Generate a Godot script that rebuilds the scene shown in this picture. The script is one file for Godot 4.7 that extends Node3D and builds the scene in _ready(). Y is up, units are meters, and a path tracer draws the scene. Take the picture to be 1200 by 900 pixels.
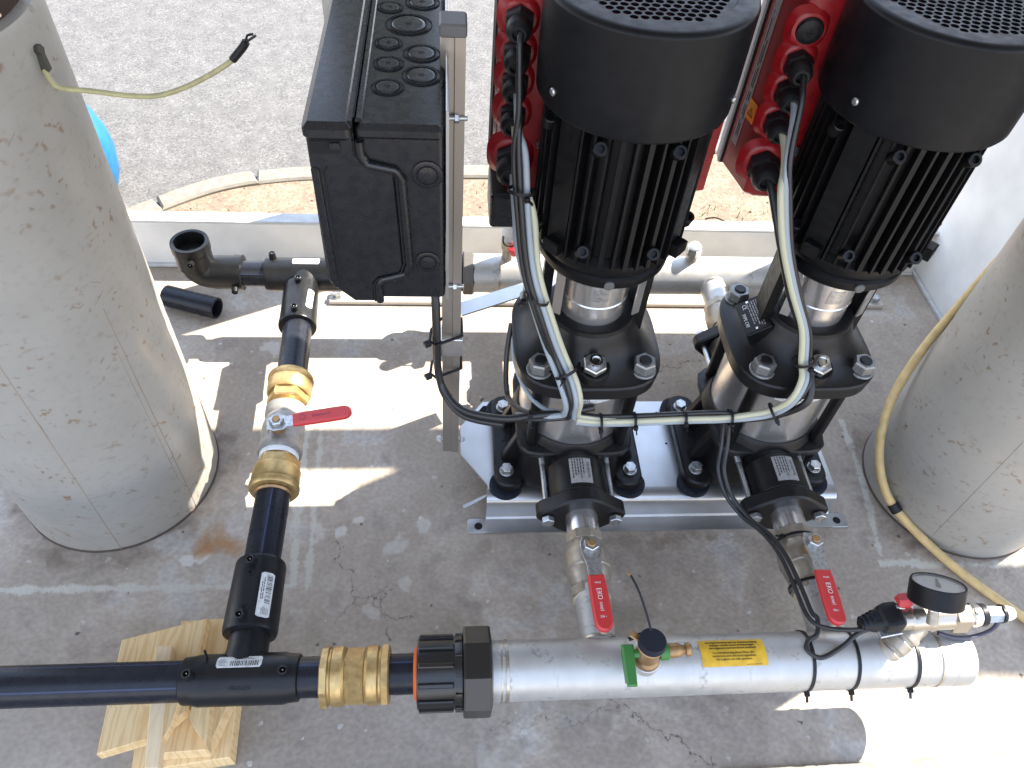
extends Node3D
# A booster set: two vertical pumps on a steel plate between two grey pressure tanks, with its pipework, cables and control cabinet.

const TAU2 := TAU
var M := {}
var rng := RandomNumberGenerator.new()

# ---------------------------------------------------------------- mesh building
class MB:
	var p := PackedVector3Array()
	func tri(a: Vector3, b: Vector3, c: Vector3) -> void:
		if (b - a).cross(c - a).length_squared() < 1e-18:
			return
		p.append(a); p.append(b); p.append(c)
	func quad(a: Vector3, b: Vector3, c: Vector3, d: Vector3) -> void:
		tri(a, b, c); tri(a, c, d)
	func rings(rs: Array, cap0 := true, cap1 := true, xf := Transform3D.IDENTITY, closed := false) -> void:
		# each ring runs the way x turns to z, the rings run upwards
		var n: int = rs[0].size()
		var m := rs.size()
		var t := []
		for r in rs:
			var q := PackedVector3Array()
			for v in r:
				q.append(xf * v)
			t.append(q)
		for i in (m if closed else m - 1):
			var lo: PackedVector3Array = t[i]
			var hi: PackedVector3Array = t[(i + 1) % m]
			for j in n:
				var k := (j + 1) % n
				quad(lo[j], hi[j], hi[k], lo[k])
		if closed:
			return
		for e in 2:
			if (e == 0 and not cap0) or (e == 1 and not cap1):
				continue
			var q: PackedVector3Array = t[0] if e == 0 else t[m - 1]
			var flat := PackedVector2Array()
			for v in rs[0 if e == 0 else m - 1]:
				flat.append(Vector2(v.x, v.z))
			var ix := Geometry2D.triangulate_polygon(flat)
			if ix.is_empty():
				var c := Vector3.ZERO
				for v in q:
					c += v
				c /= n
				for j in n:
					if e == 0: tri(c, q[j], q[(j + 1) % n])
					else: tri(c, q[(j + 1) % n], q[j])
				continue
			for i in range(0, ix.size(), 3):
				var a := flat[ix[i]]
				var b := flat[ix[i + 1]]
				var cc := flat[ix[i + 2]]
				var s := (b - a).cross(cc - a)
				if (s > 0) == (e == 0): tri(q[ix[i]], q[ix[i + 1]], q[ix[i + 2]])
				else: tri(q[ix[i]], q[ix[i + 2]], q[ix[i + 1]])
	func lathe(prof: Array, seg := 32, xf := Transform3D.IDENTITY, caps := true) -> void:
		var rs := []
		for v in prof:
			var r := PackedVector3Array()
			for j in seg:
				var a := TAU * (j + 0.5) / seg
				r.append(Vector3(maxf(v.x, 1e-5) * cos(a), v.y, maxf(v.x, 1e-5) * sin(a)))
			rs.append(r)
		rings(rs, caps, caps, xf)
	func prism(poly: PackedVector2Array, y0: float, y1: float, bev := 0.0, xf := Transform3D.IDENTITY) -> void:
		var q := poly
		var area := 0.0
		for i in q.size():
			area += q[i].cross(q[(i + 1) % q.size()])
		if area < 0:
			q = q.duplicate(); q.reverse()
		var rs := []
		if bev > 0:
			rs = [at(inset(q, bev), y0), at(q, y0 + bev), at(q, y1 - bev), at(inset(q, bev), y1)]
		else:
			rs = [at(q, y0), at(q, y1)]
		rings(rs, true, true, xf)
	static func at(q: PackedVector2Array, y: float) -> PackedVector3Array:
		var r := PackedVector3Array()
		for v in q:
			r.append(Vector3(v.x, y, v.y))
		return r
	static func inset(q: PackedVector2Array, d: float) -> PackedVector2Array:
		var r := PackedVector2Array()
		var n := q.size()
		for i in n:
			var a := (q[i] - q[(i + n - 1) % n]).normalized()
			var b := (q[(i + 1) % n] - q[i]).normalized()
			var na := Vector2(-a.y, a.x)
			var nb := Vector2(-b.y, b.x)
			var s := na + nb
			r.append(q[i] + s * (d / maxf(0.35, 1.0 + na.dot(nb))))
		return r
	func box(size: Vector3, bev := 0.0, xf := Transform3D.IDENTITY, rad := 0.0) -> void:
		prism(rrect(size.x, size.z, rad), -size.y / 2, size.y / 2, bev, xf)
	static func rrect(w: float, d: float, r := 0.0, n := 5) -> PackedVector2Array:
		var q := PackedVector2Array()
		if r <= 0:
			return PackedVector2Array([Vector2(-w / 2, -d / 2), Vector2(w / 2, -d / 2), Vector2(w / 2, d / 2), Vector2(-w / 2, d / 2)])
		var cs := [Vector2(w / 2 - r, d / 2 - r), Vector2(-w / 2 + r, d / 2 - r), Vector2(-w / 2 + r, -d / 2 + r), Vector2(w / 2 - r, -d / 2 + r)]
		for k in 4:
			for i in n:
				var a := PI / 2 * (k + float(i) / (n - 1))
				q.append(cs[k] + Vector2(cos(a), sin(a)) * r)
		return q
	func tube(path: PackedVector3Array, rad: float, seg := 10, caps := true, flat := 1.0) -> void:
		var n := path.size()
		var rs := []
		var u := Vector3.ZERO
		for i in n:
			var t := (path[mini(i + 1, n - 1)] - path[maxi(i - 1, 0)]).normalized()
			if i == 0:
				u = t.cross(Vector3.UP if absf(t.y) < 0.9 else Vector3.RIGHT).normalized()
			else:
				u = (u - t * u.dot(t)).normalized()
			var w := u.cross(t)
			var r := PackedVector3Array()
			for j in seg:
				var a := TAU * j / seg
				r.append(path[i] + (u * cos(a) + w * sin(a) * flat) * rad)
			rs.append(r)
		for i in n - 1:
			for j in seg:
				var k := (j + 1) % seg
				quad(rs[i][j], rs[i + 1][j], rs[i + 1][k], rs[i][k])
		if caps:
			for j in seg:
				var k := (j + 1) % seg
				tri(path[0], rs[0][j], rs[0][k])
				tri(path[n - 1], rs[n - 1][k], rs[n - 1][j])
	func mesh(crease := 38.0) -> ArrayMesh:
		var limit := cos(deg_to_rad(crease))
		var at_point := {}
		var fn := PackedVector3Array()
		var fa := PackedVector3Array()
		for i in range(0, p.size(), 3):
			var x := (p[i + 1] - p[i]).cross(p[i + 2] - p[i])
			fn.append(x.normalized()); fa.append(x)
			for k in 3:
				var key := Vector3i((p[i + k] * 50000.0).round())
				if at_point.has(key): at_point[key].append(i / 3)
				else: at_point[key] = [i / 3]
		var v := PackedVector3Array()
		var nn := PackedVector3Array()
		for i in range(0, p.size(), 3):
			for k in [0, 2, 1]:
				var q := p[i + k]
				var s := Vector3.ZERO
				var f := fn[i / 3]
				for g in at_point[Vector3i((q * 50000.0).round())]:
					if fn[g].dot(f) >= limit:
						s += fa[g]
				v.append(q); nn.append(s.normalized() if s.length_squared() > 0 else f)
		var arr := []
		arr.resize(Mesh.ARRAY_MAX)
		arr[Mesh.ARRAY_VERTEX] = v
		arr[Mesh.ARRAY_NORMAL] = nn
		var m := ArrayMesh.new()
		m.add_surface_from_arrays(Mesh.PRIMITIVE_TRIANGLES, arr)
		return m

func V(x: float, y: float, z: float) -> Vector3:
	return Vector3(x, y, z)

func T(pos: Vector3, up := Vector3.UP, twist := 0.0) -> Transform3D:
	# y axis of the shape along «up»
	var y := up.normalized()
	var ref := Vector3.BACK if absf(y.z) < 0.9 else Vector3.RIGHT
	var x := y.cross(ref).normalized()
	var z := x.cross(y)
	return Transform3D(Basis(x, y, z) * Basis(Vector3.UP, twist), pos)

func lathe(prof: Array, seg := 32, xf := Transform3D.IDENTITY, crease := 38.0) -> ArrayMesh:
	var b := MB.new(); b.lathe(prof, seg, xf); return b.mesh(crease)

func cyl(r: float, h: float, bev := 0.001, seg := 24) -> ArrayMesh:
	return lathe([Vector2(r - bev, 0), Vector2(r, bev), Vector2(r, h - bev), Vector2(r - bev, h)], seg)

func hexa(af: float, h: float, n := 6) -> ArrayMesh:
	var r := af / 2 / cos(PI / n)
	return lathe([Vector2(r * 0.93, 0), Vector2(r, h * 0.1), Vector2(r, h * 0.85), Vector2(r * 0.9, h)], n, Transform3D.IDENTITY, 20)

func boxm(size: Vector3, bev := 0.001, rad := 0.0) -> ArrayMesh:
	var b := MB.new(); b.box(size, bev, Transform3D.IDENTITY, rad); return b.mesh()

func prism(poly: PackedVector2Array, y0: float, y1: float, bev := 0.001) -> ArrayMesh:
	var b := MB.new(); b.prism(poly, y0, y1, bev); return b.mesh()

func tube(path: Array, r: float, seg := 10, smooth := 5, flat := 1.0) -> ArrayMesh:
	var b := MB.new(); b.tube(spline(path, smooth), r, seg, true, flat); return b.mesh(50)

func spline(pts: Array, n := 5) -> PackedVector3Array:
	var out := PackedVector3Array()
	if n <= 1 or pts.size() < 3:
		for q in pts: out.append(q)
		return out
	for i in pts.size() - 1:
		var a: Vector3 = pts[maxi(i - 1, 0)]
		var b: Vector3 = pts[i]
		var c: Vector3 = pts[i + 1]
		var d: Vector3 = pts[mini(i + 2, pts.size() - 1)]
		for k in n:
			out.append(b.cubic_interpolate(c, a, d, float(k) / n))
	out.append(pts[-1])
	return out

func ring(center: Vector3, axis: Vector3, r: float, thick: float, width: float, seg := 28) -> ArrayMesh:
	# a flat band round an axis
	var b := MB.new()
	var xf := T(center, axis)
	var rs := []
	for v in [Vector2(r, -width / 2), Vector2(r + thick, -width / 2), Vector2(r + thick, width / 2), Vector2(r, width / 2)]:
		var q := PackedVector3Array()
		for j in seg:
			var a := TAU * j / seg
			q.append(Vector3(v.x * cos(a), v.y, v.x * sin(a)))
		rs.append(q)
	b.rings(rs, false, false, xf, true)
	return b.mesh()

# ---------------------------------------------------------------- nodes
func meta(o: Node, label: String, category: String, group := "", kind := "") -> void:
	if label: o.set_meta("label", label)
	if category: o.set_meta("category", category)
	if group: o.set_meta("group", group)
	if kind: o.set_meta("kind", kind)

func thing(called: String, label: String, category: String, pos := Vector3.ZERO, group := "") -> Node3D:
	var o := Node3D.new()
	o.name = called
	o.position = pos
	add_child(o, true)
	meta(o, label, category, group)
	return o

func part(called: String, m: Mesh, mat: Material, parent: Node, xf := Transform3D.IDENTITY) -> MeshInstance3D:
	var o := MeshInstance3D.new()
	o.name = called
	o.mesh = m
	o.material_override = mat
	o.transform = xf
	parent.add_child(o, true)
	return o

func solo(called: String, m: Mesh, mat: Material, label: String, category: String, xf := Transform3D.IDENTITY, group := "") -> MeshInstance3D:
	var o := part(called, m, mat, self, xf)
	meta(o, label, category, group)
	return o

func structure(called: String, m: Mesh, mat: Material, label: String) -> MeshInstance3D:
	var o := part(called, m, mat, self)
	meta(o, label, "", "", "structure")
	return o

# ---------------------------------------------------------------- materials
func lin(r: float, g: float, b: float) -> Color:
	return Color(r, g, b).linear_to_srgb()

func mat(r: float, g: float, b: float, rough: float, metal := 0.0) -> StandardMaterial3D:
	var m := StandardMaterial3D.new()
	m.albedo_color = lin(r, g, b)
	m.roughness = rough
	m.metallic = metal
	return m

func noise_image(size: int, freq: float, sd: int, lo: float, hi: float, octaves := 4, stretch := 1.0) -> ImageTexture:
	var n := FastNoiseLite.new()
	n.seed = sd
	n.frequency = freq
	n.fractal_octaves = octaves
	var im := n.get_seamless_image(size, size)
	im.convert(Image.FORMAT_RGB8)
	for y in size:
		for x in size:
			var v: float = lerpf(lo, hi, im.get_pixel(x, y).r)
			im.set_pixel(x, y, Color(v, v, v))
	if stretch != 1.0:
		im.resize(size, maxi(8, int(size / stretch)), Image.INTERPOLATE_BILINEAR)
	return ImageTexture.create_from_image(im)

func grained(m: StandardMaterial3D, tex: Texture2D, per_metre: float, rough_tex: Texture2D = null, sy := 1.0) -> StandardMaterial3D:
	m.albedo_texture = tex
	m.uv1_triplanar = true
	m.uv1_scale = Vector3(per_metre, per_metre * sy, per_metre)
	if rough_tex:
		m.roughness_texture = rough_tex
		m.roughness_texture_channel = BaseMaterial3D.TEXTURE_CHANNEL_RED
	return m

func stained() -> ImageTexture:
	# pickled steel: nearly even, with some darker handling smudges
	var n := 512
	var a := FastNoiseLite.new(); a.seed = 81; a.frequency = 0.012; a.fractal_octaves = 4
	var b := FastNoiseLite.new(); b.seed = 82; b.frequency = 0.05; b.fractal_octaves = 3
	var ia := a.get_seamless_image(n, n)
	var ib := b.get_seamless_image(n, n)
	var im := Image.create(n, n, false, Image.FORMAT_RGB8)
	for y in n:
		for x in n:
			var u := ia.get_pixel(x, y).r
			var w := ib.get_pixel(x, y).r
			var k := 0.93 + 0.07 * u - 0.20 * clampf((u - 0.62) * 5.0, 0, 1) * clampf((w - 0.42) * 4.0, 0, 1)
			im.set_pixel(x, y, Color(k, k * 0.995, k * 0.985))
	return ImageTexture.create_from_image(im)

func tank_texture() -> ImageTexture:
	var n := 768
	var a := FastNoiseLite.new(); a.seed = 5; a.frequency = 0.006; a.fractal_octaves = 5
	var b := FastNoiseLite.new(); b.seed = 9; b.frequency = 0.05; b.fractal_octaves = 3
	var c := FastNoiseLite.new(); c.seed = 23; c.frequency = 0.012; c.fractal_octaves = 2
	var ia := a.get_seamless_image(n, n)
	var ib := b.get_seamless_image(n, n)
	var ic := c.get_seamless_image(n, n)
	var im := Image.create(n, n, false, Image.FORMAT_RGB8)
	for y in n:
		for x in n:
			var u := ia.get_pixel(x, y).r
			var w := ib.get_pixel(x, y).r
			var z := ic.get_pixel(x, y).r
			var col := Color(0.725, 0.722, 0.705).lerp(Color(0.775, 0.772, 0.755), u)
			col = col.lerp(Color(0.62, 0.605, 0.575), clampf((w - 0.60) * 1.6, 0, 0.35))
			var rust := clampf((w - 0.67) * 9.0, 0, 1) * clampf((z - 0.55) * 8.0, 0, 1)
			col = col.lerp(Color(0.52, 0.35, 0.20), rust * 0.6)
			im.set_pixel(x, y, col)
	for k in 60:                                    # scratches and chips
		var px := rng.randf() * n
		var py := rng.randf() * n
		var ang := rng.randf() * TAU
		var dark := rng.randf() < 0.6
		for s in rng.randi_range(3, 34):
			px += cos(ang); py += sin(ang); ang += rng.randf_range(-0.2, 0.2)
			var q := Vector2i(posmod(int(px), n), posmod(int(py), n))
			im.set_pixelv(q, im.get_pixelv(q).lerp(Color(0.36, 0.31, 0.27) if dark else Color(0.93, 0.93, 0.9), 0.55))
	return ImageTexture.create_from_image(im)

func make_materials() -> void:
	var soft := noise_image(256, 0.02, 3, 0.78, 1.0)
	var fine := noise_image(256, 0.09, 4, 0.80, 1.0)
	var blot := noise_image(256, 0.012, 7, 0.70, 1.0, 5)
	var brush := noise_image(512, 0.10, 8, 0.72, 1.0, 3, 32.0)
	var rough := noise_image(256, 0.03, 6, 0.55, 1.0)
	M.pe = grained(mat(0.0150, 0.0170, 0.0235, 0.38), soft, 6, rough)
	M.fitting = grained(mat(0.0120, 0.0124, 0.0135, 0.46), soft, 9, rough)
	M.cast = grained(mat(0.0135, 0.0125, 0.0125, 0.46), fine, 10, rough)
	M.motor = grained(mat(0.0045, 0.0045, 0.005, 0.5), soft, 8, rough)
	M.cover = grained(mat(0.0085, 0.0088, 0.0102, 0.50), soft, 8, rough)
	M.black = mat(0.011, 0.011, 0.012, 0.45)
	M.hole = mat(0.003, 0.003, 0.003, 0.9)  # near black, mostly painted in for the shade inside holes and grooves
	M.cabinet = grained(mat(0.0105, 0.011, 0.0128, 0.36), soft, 7, rough)
	M.steel = grained(mat(0.78, 0.755, 0.72, 0.26, 0.90), noise_image(256, 0.05, 73, 0.93, 1.0, 3), 5)
	M.plate = grained(mat(0.50, 0.50, 0.495, 0.36, 0.9), noise_image(256, 0.02, 72, 0.93, 1.0, 4), 3)
	M.pickled = grained(mat(0.49, 0.485, 0.465, 0.58, 0.55), stained(), 4, rough)
	M.weld = grained(mat(0.55, 0.50, 0.42, 0.35, 0.9), fine, 14)
	M.zinc = grained(mat(0.58, 0.58, 0.57, 0.42, 0.85), soft, 20, rough)
	M.bolt = grained(mat(0.30, 0.30, 0.29, 0.5, 0.6), soft, 30, rough)
	M.chrome = mat(0.72, 0.72, 0.71, 0.16, 1.0)
	M.brass = grained(mat(0.60, 0.41, 0.17, 0.5, 0.7), soft, 14, rough)
	M.bronze = grained(mat(0.42, 0.25, 0.11, 0.5, 0.6), soft, 14, rough)
	M.nickel = grained(mat(0.42, 0.365, 0.29, 0.5, 0.5), soft, 12, rough)
	M.red = mat(0.50, 0.030, 0.030, 0.42)
	M.drive = grained(mat(0.33, 0.010, 0.014, 0.45), soft, 10, rough)
	M.green = mat(0.035, 0.16, 0.03, 0.45)
	M.orange = mat(0.72, 0.13, 0.02, 0.5)
	M.yellow = grained(mat(0.80, 0.47, 0.025, 0.55), soft, 9)
	M.warn = mat(0.78, 0.25, 0.01, 0.55)
	M.paper = grained(mat(0.66, 0.66, 0.64, 0.6), soft, 20)
	M.label_grey = grained(mat(0.36, 0.35, 0.33, 0.5), soft, 30)
	M.ink = mat(0.02, 0.018, 0.016, 0.7)
	M.print_white = mat(0.62, 0.62, 0.6, 0.6)
	M.print_blue = mat(0.10, 0.025, 0.06, 0.6)
	M.panel = grained(mat(0.80, 0.81, 0.785, 0.5), noise_image(256, 0.012, 71, 0.90, 1.0, 5), 2)
	M.ledge = grained(mat(0.68, 0.69, 0.68, 0.45), soft, 3)
	M.post = grained(mat(0.47, 0.50, 0.46, 0.5), soft, 4)
	M.hose = grained(mat(0.70, 0.51, 0.22, 0.5), soft, 8)
	M.cream = mat(0.44, 0.43, 0.30, 0.5)
	M.grey_cable = mat(0.27, 0.31, 0.335, 0.5)
	M.black_cable = mat(0.014, 0.014, 0.015, 0.4)
	M.blue = grained(mat(0.008, 0.13, 0.30, 0.4), soft, 4)
	M.stripe = mat(0.016, 0.024, 0.07, 0.45)
	M.wire = grained(mat(0.48, 0.44, 0.22, 0.55), soft, 12)
	M.cap_brown = grained(mat(0.42, 0.17, 0.10, 0.9), noise_image(256, 0.2, 31, 0.4, 1.0, 4), 9)
	M.rubber = mat(0.012, 0.014, 0.022, 0.7)
	M.white = mat(0.75, 0.75, 0.74, 0.4)
	M.grey_plastic = mat(0.085, 0.085, 0.083, 0.5)
	M.lid_grey = mat(0.30, 0.29, 0.28, 0.5)
	M.sensor = mat(0.40, 0.36, 0.30, 0.26, 0.92)
	M.union = mat(0.0125, 0.0112, 0.0095, 0.30)
	M.dial = mat(0.50, 0.50, 0.51, 0.5)
	var g := mat(0.8, 0.8, 0.8, 0.0)
	g.transparency = BaseMaterial3D.TRANSPARENCY_ALPHA
	g.albedo_color.a = 0.06
	M.glass = g
	M.tank = grained(mat(0.78, 0.78, 0.77, 0.55), tank_texture(), 1.6)
	M.tank.albedo_color = Color(0.78, 0.765, 0.74)
	M.tank.roughness_texture = rough
	M.roof = mat(0.45, 0.45, 0.44, 0.7)
	M.kerb = grained(mat(0.205, 0.185, 0.155, 0.85), noise_image(256, 0.06, 12, 0.8, 1.0, 5), 3)
	for k in ["pe", "fitting", "cast", "motor", "black", "rubber"]:
		M[k].metallic_specular = 0.36
	M.cover.metallic_specular = 0.30
	M.wood = wood()
	M.wood_b = wood(1)

func wood(v := 0) -> StandardMaterial3D:
	var n := 256
	var f := FastNoiseLite.new(); f.seed = 40 + v; f.frequency = 0.02
	var im := Image.create(n, n, false, Image.FORMAT_RGB8)
	for y in n:
		for x in n:
			var w := f.get_noise_2d(x * 0.8, y * 0.12) * 2.0
			var s := 0.5 + 0.5 * sin((x + w * 14.0) * TAU * 12.0 / n)
			var g := f.get_noise_2d(x * 9.0, y * 0.5) * 0.5 + 0.5
			var c := Color(0.88, 0.77, 0.58).lerp(Color(0.79, 0.65, 0.44), pow(s, 2.0) * 0.6 + g * 0.25)
			if v == 1: c = c.lerp(Color(0.86, 0.80, 0.70), 0.5)
			im.set_pixel(x, y, c)
	var m := StandardMaterial3D.new()
	m.albedo_texture = ImageTexture.create_from_image(im)
	m.roughness = 0.75
	m.uv1_triplanar = true
	m.uv1_scale = Vector3(8, 8, 8)
	return m

# ---------------------------------------------------------------- lettering
func text(txt: String, height: float, font := "Droid Sans", depth := 0.0003) -> ArrayMesh:
	var t := TextMesh.new()
	var f := SystemFont.new()
	f.font_names = PackedStringArray([font])
	t.font = f
	t.font_size = 24
	t.pixel_size = 0.01
	t.curve_step = 2.0
	t.depth = 0.01
	t.text = txt
	var a := t.get_mesh_arrays() if t.has_method("get_mesh_arrays") else t.surface_get_arrays(0)
	var s := height / 0.18
	var m := ArrayMesh.new()
	var vs: PackedVector3Array = a[Mesh.ARRAY_VERTEX]
	for i in vs.size():
		vs[i] = Vector3(vs[i].x * s, vs[i].y * s, vs[i].z * depth / 0.01)
	var arr := []
	arr.resize(Mesh.ARRAY_MAX)
	arr[Mesh.ARRAY_VERTEX] = vs
	arr[Mesh.ARRAY_NORMAL] = a[Mesh.ARRAY_NORMAL]
	arr[Mesh.ARRAY_INDEX] = a[Mesh.ARRAY_INDEX]
	m.add_surface_from_arrays(Mesh.PRIMITIVE_TRIANGLES, arr)
	return m

func wrapped(m: ArrayMesh, r: float, xf: Transform3D) -> ArrayMesh:
	# lays a flat mesh (x along, y up the sheet, z out) round a cylinder that runs along x; y = 0 is the top of the cylinder
	var a := m.surface_get_arrays(0)
	var vs: PackedVector3Array = a[Mesh.ARRAY_VERTEX]
	var ns: PackedVector3Array = a[Mesh.ARRAY_NORMAL]
	for i in vs.size():
		var q := xf * vs[i]
		var n := xf.basis * ns[i]
		var ang := q.y / r
		var up := Vector3(0, cos(ang), -sin(ang))
		var al := Vector3(0, -sin(ang), -cos(ang))
		vs[i] = Vector3(q.x, 0, 0) + up * (r + q.z)
		ns[i] = (Vector3(n.x, 0, 0) + al * n.y + up * n.z).normalized()
	a[Mesh.ARRAY_VERTEX] = vs
	a[Mesh.ARRAY_NORMAL] = ns
	var o := ArrayMesh.new()
	o.add_surface_from_arrays(Mesh.PRIMITIVE_TRIANGLES, a)
	return o

func sheet(w: float, h: float, thick: float, rows := 8, rad := 0.0) -> ArrayMesh:
	# a thin sheet in x, y facing z, cut small so that it can be wrapped round a pipe
	var b := MB.new()
	var cols := rows
	var at := func(i: int, j: int) -> Vector2:
		var y := -h / 2 + h * j / rows
		var e := w / 2 - (rad if j == 0 or j == rows else 0.0)
		return Vector2(-e + 2 * e * i / cols, y)
	for j in rows:
		for i in cols:
			var p: Vector2 = at.call(i, j)
			var q: Vector2 = at.call(i + 1, j)
			var r: Vector2 = at.call(i + 1, j + 1)
			var t: Vector2 = at.call(i, j + 1)
			b.quad(V(p.x, p.y, thick), V(q.x, q.y, thick), V(r.x, r.y, thick), V(t.x, t.y, thick))
			if i == 0: b.quad(V(p.x, p.y, 0), V(p.x, p.y, thick), V(t.x, t.y, thick), V(t.x, t.y, 0))
			if i == cols - 1: b.quad(V(q.x, q.y, thick), V(q.x, q.y, 0), V(r.x, r.y, 0), V(r.x, r.y, thick))
			if j == 0: b.quad(V(p.x, p.y, 0), V(q.x, q.y, 0), V(q.x, q.y, thick), V(p.x, p.y, thick))
			if j == rows - 1: b.quad(V(t.x, t.y, thick), V(r.x, r.y, thick), V(r.x, r.y, 0), V(t.x, t.y, 0))
	return b.mesh()

func bars(w: float, h: float, count: int, sd: int) -> ArrayMesh:
	# the strokes of a bar code
	var b := MB.new()
	var r := RandomNumberGenerator.new(); r.seed = sd
	var x := -w / 2
	while x < w / 2:
		var t: float = w / count * [0.5, 1.0, 1.5][r.randi() % 3]
		b.quad(V(x, -h / 2, 0), V(x + t, -h / 2, 0), V(x + t, h / 2, 0), V(x, h / 2, 0))
		x += t + w / count * [0.5, 1.0, 1.4][r.randi() % 3]
	return b.mesh()

func lines(w: float, h: float, rows: int, sd: int) -> ArrayMesh:
	# rows of print too small to read, as broken strokes
	var b := MB.new()
	var r := RandomNumberGenerator.new(); r.seed = sd
	for i in rows:
		var y := h / 2 - h * (i + 0.5) / rows
		var t := h / rows * 0.22
		var x := -w / 2
		var stop := w / 2 - r.randf() * w * 0.35
		while x < stop:
			var l := minf(r.randf_range(0.05, 0.16) * w, stop - x)
			b.quad(V(x, y - t, 0), V(x + l, y - t, 0), V(x + l, y + t, 0), V(x, y + t, 0))
			x += l + w * 0.03
	return b.mesh()

# ---------------------------------------------------------------- the setting
const FX0 := -1.5
const FX1 := 1.0
const FZ0 := -0.96
const FZ1 := 0.54

func floor_texture() -> Array:
	var w := 1500
	var h := 900
	var big := FastNoiseLite.new(); big.seed = 2; big.frequency = 0.0045; big.fractal_octaves = 5
	var mid := FastNoiseLite.new(); mid.seed = 11; mid.frequency = 0.02; mid.fractal_octaves = 4
	var fine := FastNoiseLite.new(); fine.seed = 17; fine.frequency = 0.16; fine.fractal_octaves = 2
	var ib := big.get_image(w, h)
	var im_m := mid.get_image(w, h)
	var im_f := fine.get_image(w, h)
	var im := Image.create(w, h, false, Image.FORMAT_RGB8)
	for y in h:
		for x in w:
			var u := ib.get_pixel(x, y).r
			var m := im_m.get_pixel(x, y).r
			var f := im_f.get_pixel(x, y).r
			var c := Color(0.58, 0.535, 0.48).lerp(Color(0.66, 0.615, 0.56), smoothstep(0.25, 0.75, u * 0.6 + m * 0.4))
			c = c.lerp(Color(0.50, 0.46, 0.42), clampf((m - 0.6) * 2.2, 0, 0.6))
			c = c.lerp(Color(0.69, 0.675, 0.65), clampf((u - 0.62) * 4.0, 0, 0.6) * smoothstep(0.45, 0.6, m))
			var k := 0.93 + 0.14 * f
			im.set_pixel(x, y, Color(c.r * k, c.g * k, c.b * k))
	var px := func(X: float, Z: float) -> Vector2: return Vector2((X - FX0) / (FX1 - FX0) * w, (Z - FZ0) / (FZ1 - FZ0) * h)
	# pale mortar smears that outline older plinths
	for l in [[-1.4, -0.215, -0.42, -0.206, 0.009], [-0.425, -0.207, -0.436, -0.36, 0.009], [-0.436, -0.36, -0.440, -0.68, 0.012], [-0.402, -0.20, -0.418, -0.66, 0.008], [0.43, -0.60, 0.56, -0.60, 0.008], [0.585, -0.53, 0.577, -0.385, 0.009], [0.577, -0.385, 0.553, -0.235, 0.009], [0.545, -0.222, 0.62, -0.222, 0.010], [0.60, -0.218, 0.98, -0.213, 0.008], [-0.60, -0.675, -0.68, -0.675, 0.004]]:
		var a: Vector2 = px.call(l[0], l[1])
		var b: Vector2 = px.call(l[2], l[3])
		var n := int(a.distance_to(b))
		var d := (b - a).normalized()
		for i in n:
			var q := a.lerp(b, float(i) / n)
			var wd: float = l[4] * 600.0 * (0.75 + 0.5 * fine.get_noise_2d(i * 0.3, l[0] * 900.0) + 0.45 * mid.get_noise_2d(i, l[1] * 777.0))
			for s in range(-10, 11):
				var o := q + Vector2(-d.y, d.x) * s
				var e := clampf((wd - absf(s + 2.0 * fine.get_noise_2d(o.x * 2, o.y * 2))) / 1.6, 0, 1)
				blend(im, o, Color(0.71, 0.695, 0.645), e * 0.85)
	# splashes of plaster and paint
	for k in 230:
		var q: Vector2 = px.call(rng.randf_range(-0.95, 0.9), rng.randf_range(-0.93, 0.15))
		blotch(im, q, rng.randf_range(0.8, 2.6), Color(0.80, 0.79, 0.77), rng.randf_range(0.3, 0.8), fine)
	for k in 120:
		var q: Vector2 = px.call(rng.randf_range(-0.95, 0.9), rng.randf_range(-0.93, 0.15))
		blotch(im, q, rng.randf_range(0.6, 2.0), Color(0.16, 0.13, 0.11), 0.7, fine)
	for s in [[-0.36, -0.30, 7, 0.55], [-0.33, -0.325, 6, 0.5], [-0.27, -0.27, 12, 0.35], [-0.30, -0.16, 9, 0.3], [-0.22, -0.31, 8, 0.4], [-0.40, -0.30, 10, 0.35], [-0.34, -0.61, 11, 0.4], [-0.28, -0.60, 7, 0.35], [-0.60, -0.255, 8, 0.7], [-0.575, -0.26, 6, 0.6], [-0.53, -0.72, 13, 0.55], [-0.50, -0.73, 9, 0.5], [0.62, -0.30, 4, 0.8], [0.15, -0.12, 10, 0.2], [-0.12, 0.06, 16, 0.3], [-0.08, 0.03, 12, 0.28], [0.53, 0.02, 30, 0.12], [-0.25, -0.21, 9, 0.35]]:
		blotch(im, px.call(s[0], s[1]), s[2], Color(0.80, 0.79, 0.76), s[3], mid)
	# rust beside the left tank and round both tank feet
	for k in 26:
		blotch(im, px.call(-0.555 + rng.randf_range(-0.035, 0.035), -0.285 + rng.randf_range(-0.018, 0.018)), rng.randf_range(4, 11), Color(0.60, 0.40, 0.22), 0.13, mid)
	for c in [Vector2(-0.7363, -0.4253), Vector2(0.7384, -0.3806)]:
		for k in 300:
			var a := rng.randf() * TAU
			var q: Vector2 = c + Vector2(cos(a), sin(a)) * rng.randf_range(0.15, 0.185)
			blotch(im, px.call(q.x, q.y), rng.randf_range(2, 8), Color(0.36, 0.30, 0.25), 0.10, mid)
	# darker blotches before and along the plate, and along the rear wall foot
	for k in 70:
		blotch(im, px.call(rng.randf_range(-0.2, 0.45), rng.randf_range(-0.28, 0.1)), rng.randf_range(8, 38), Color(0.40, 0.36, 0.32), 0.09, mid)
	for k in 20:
		blotch(im, px.call(rng.randf_range(-0.12, 0.55), -0.275 + rng.randf_range(-0.01, 0.01)), rng.randf_range(4, 12), Color(0.36, 0.30, 0.24), 0.16, mid)
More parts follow.
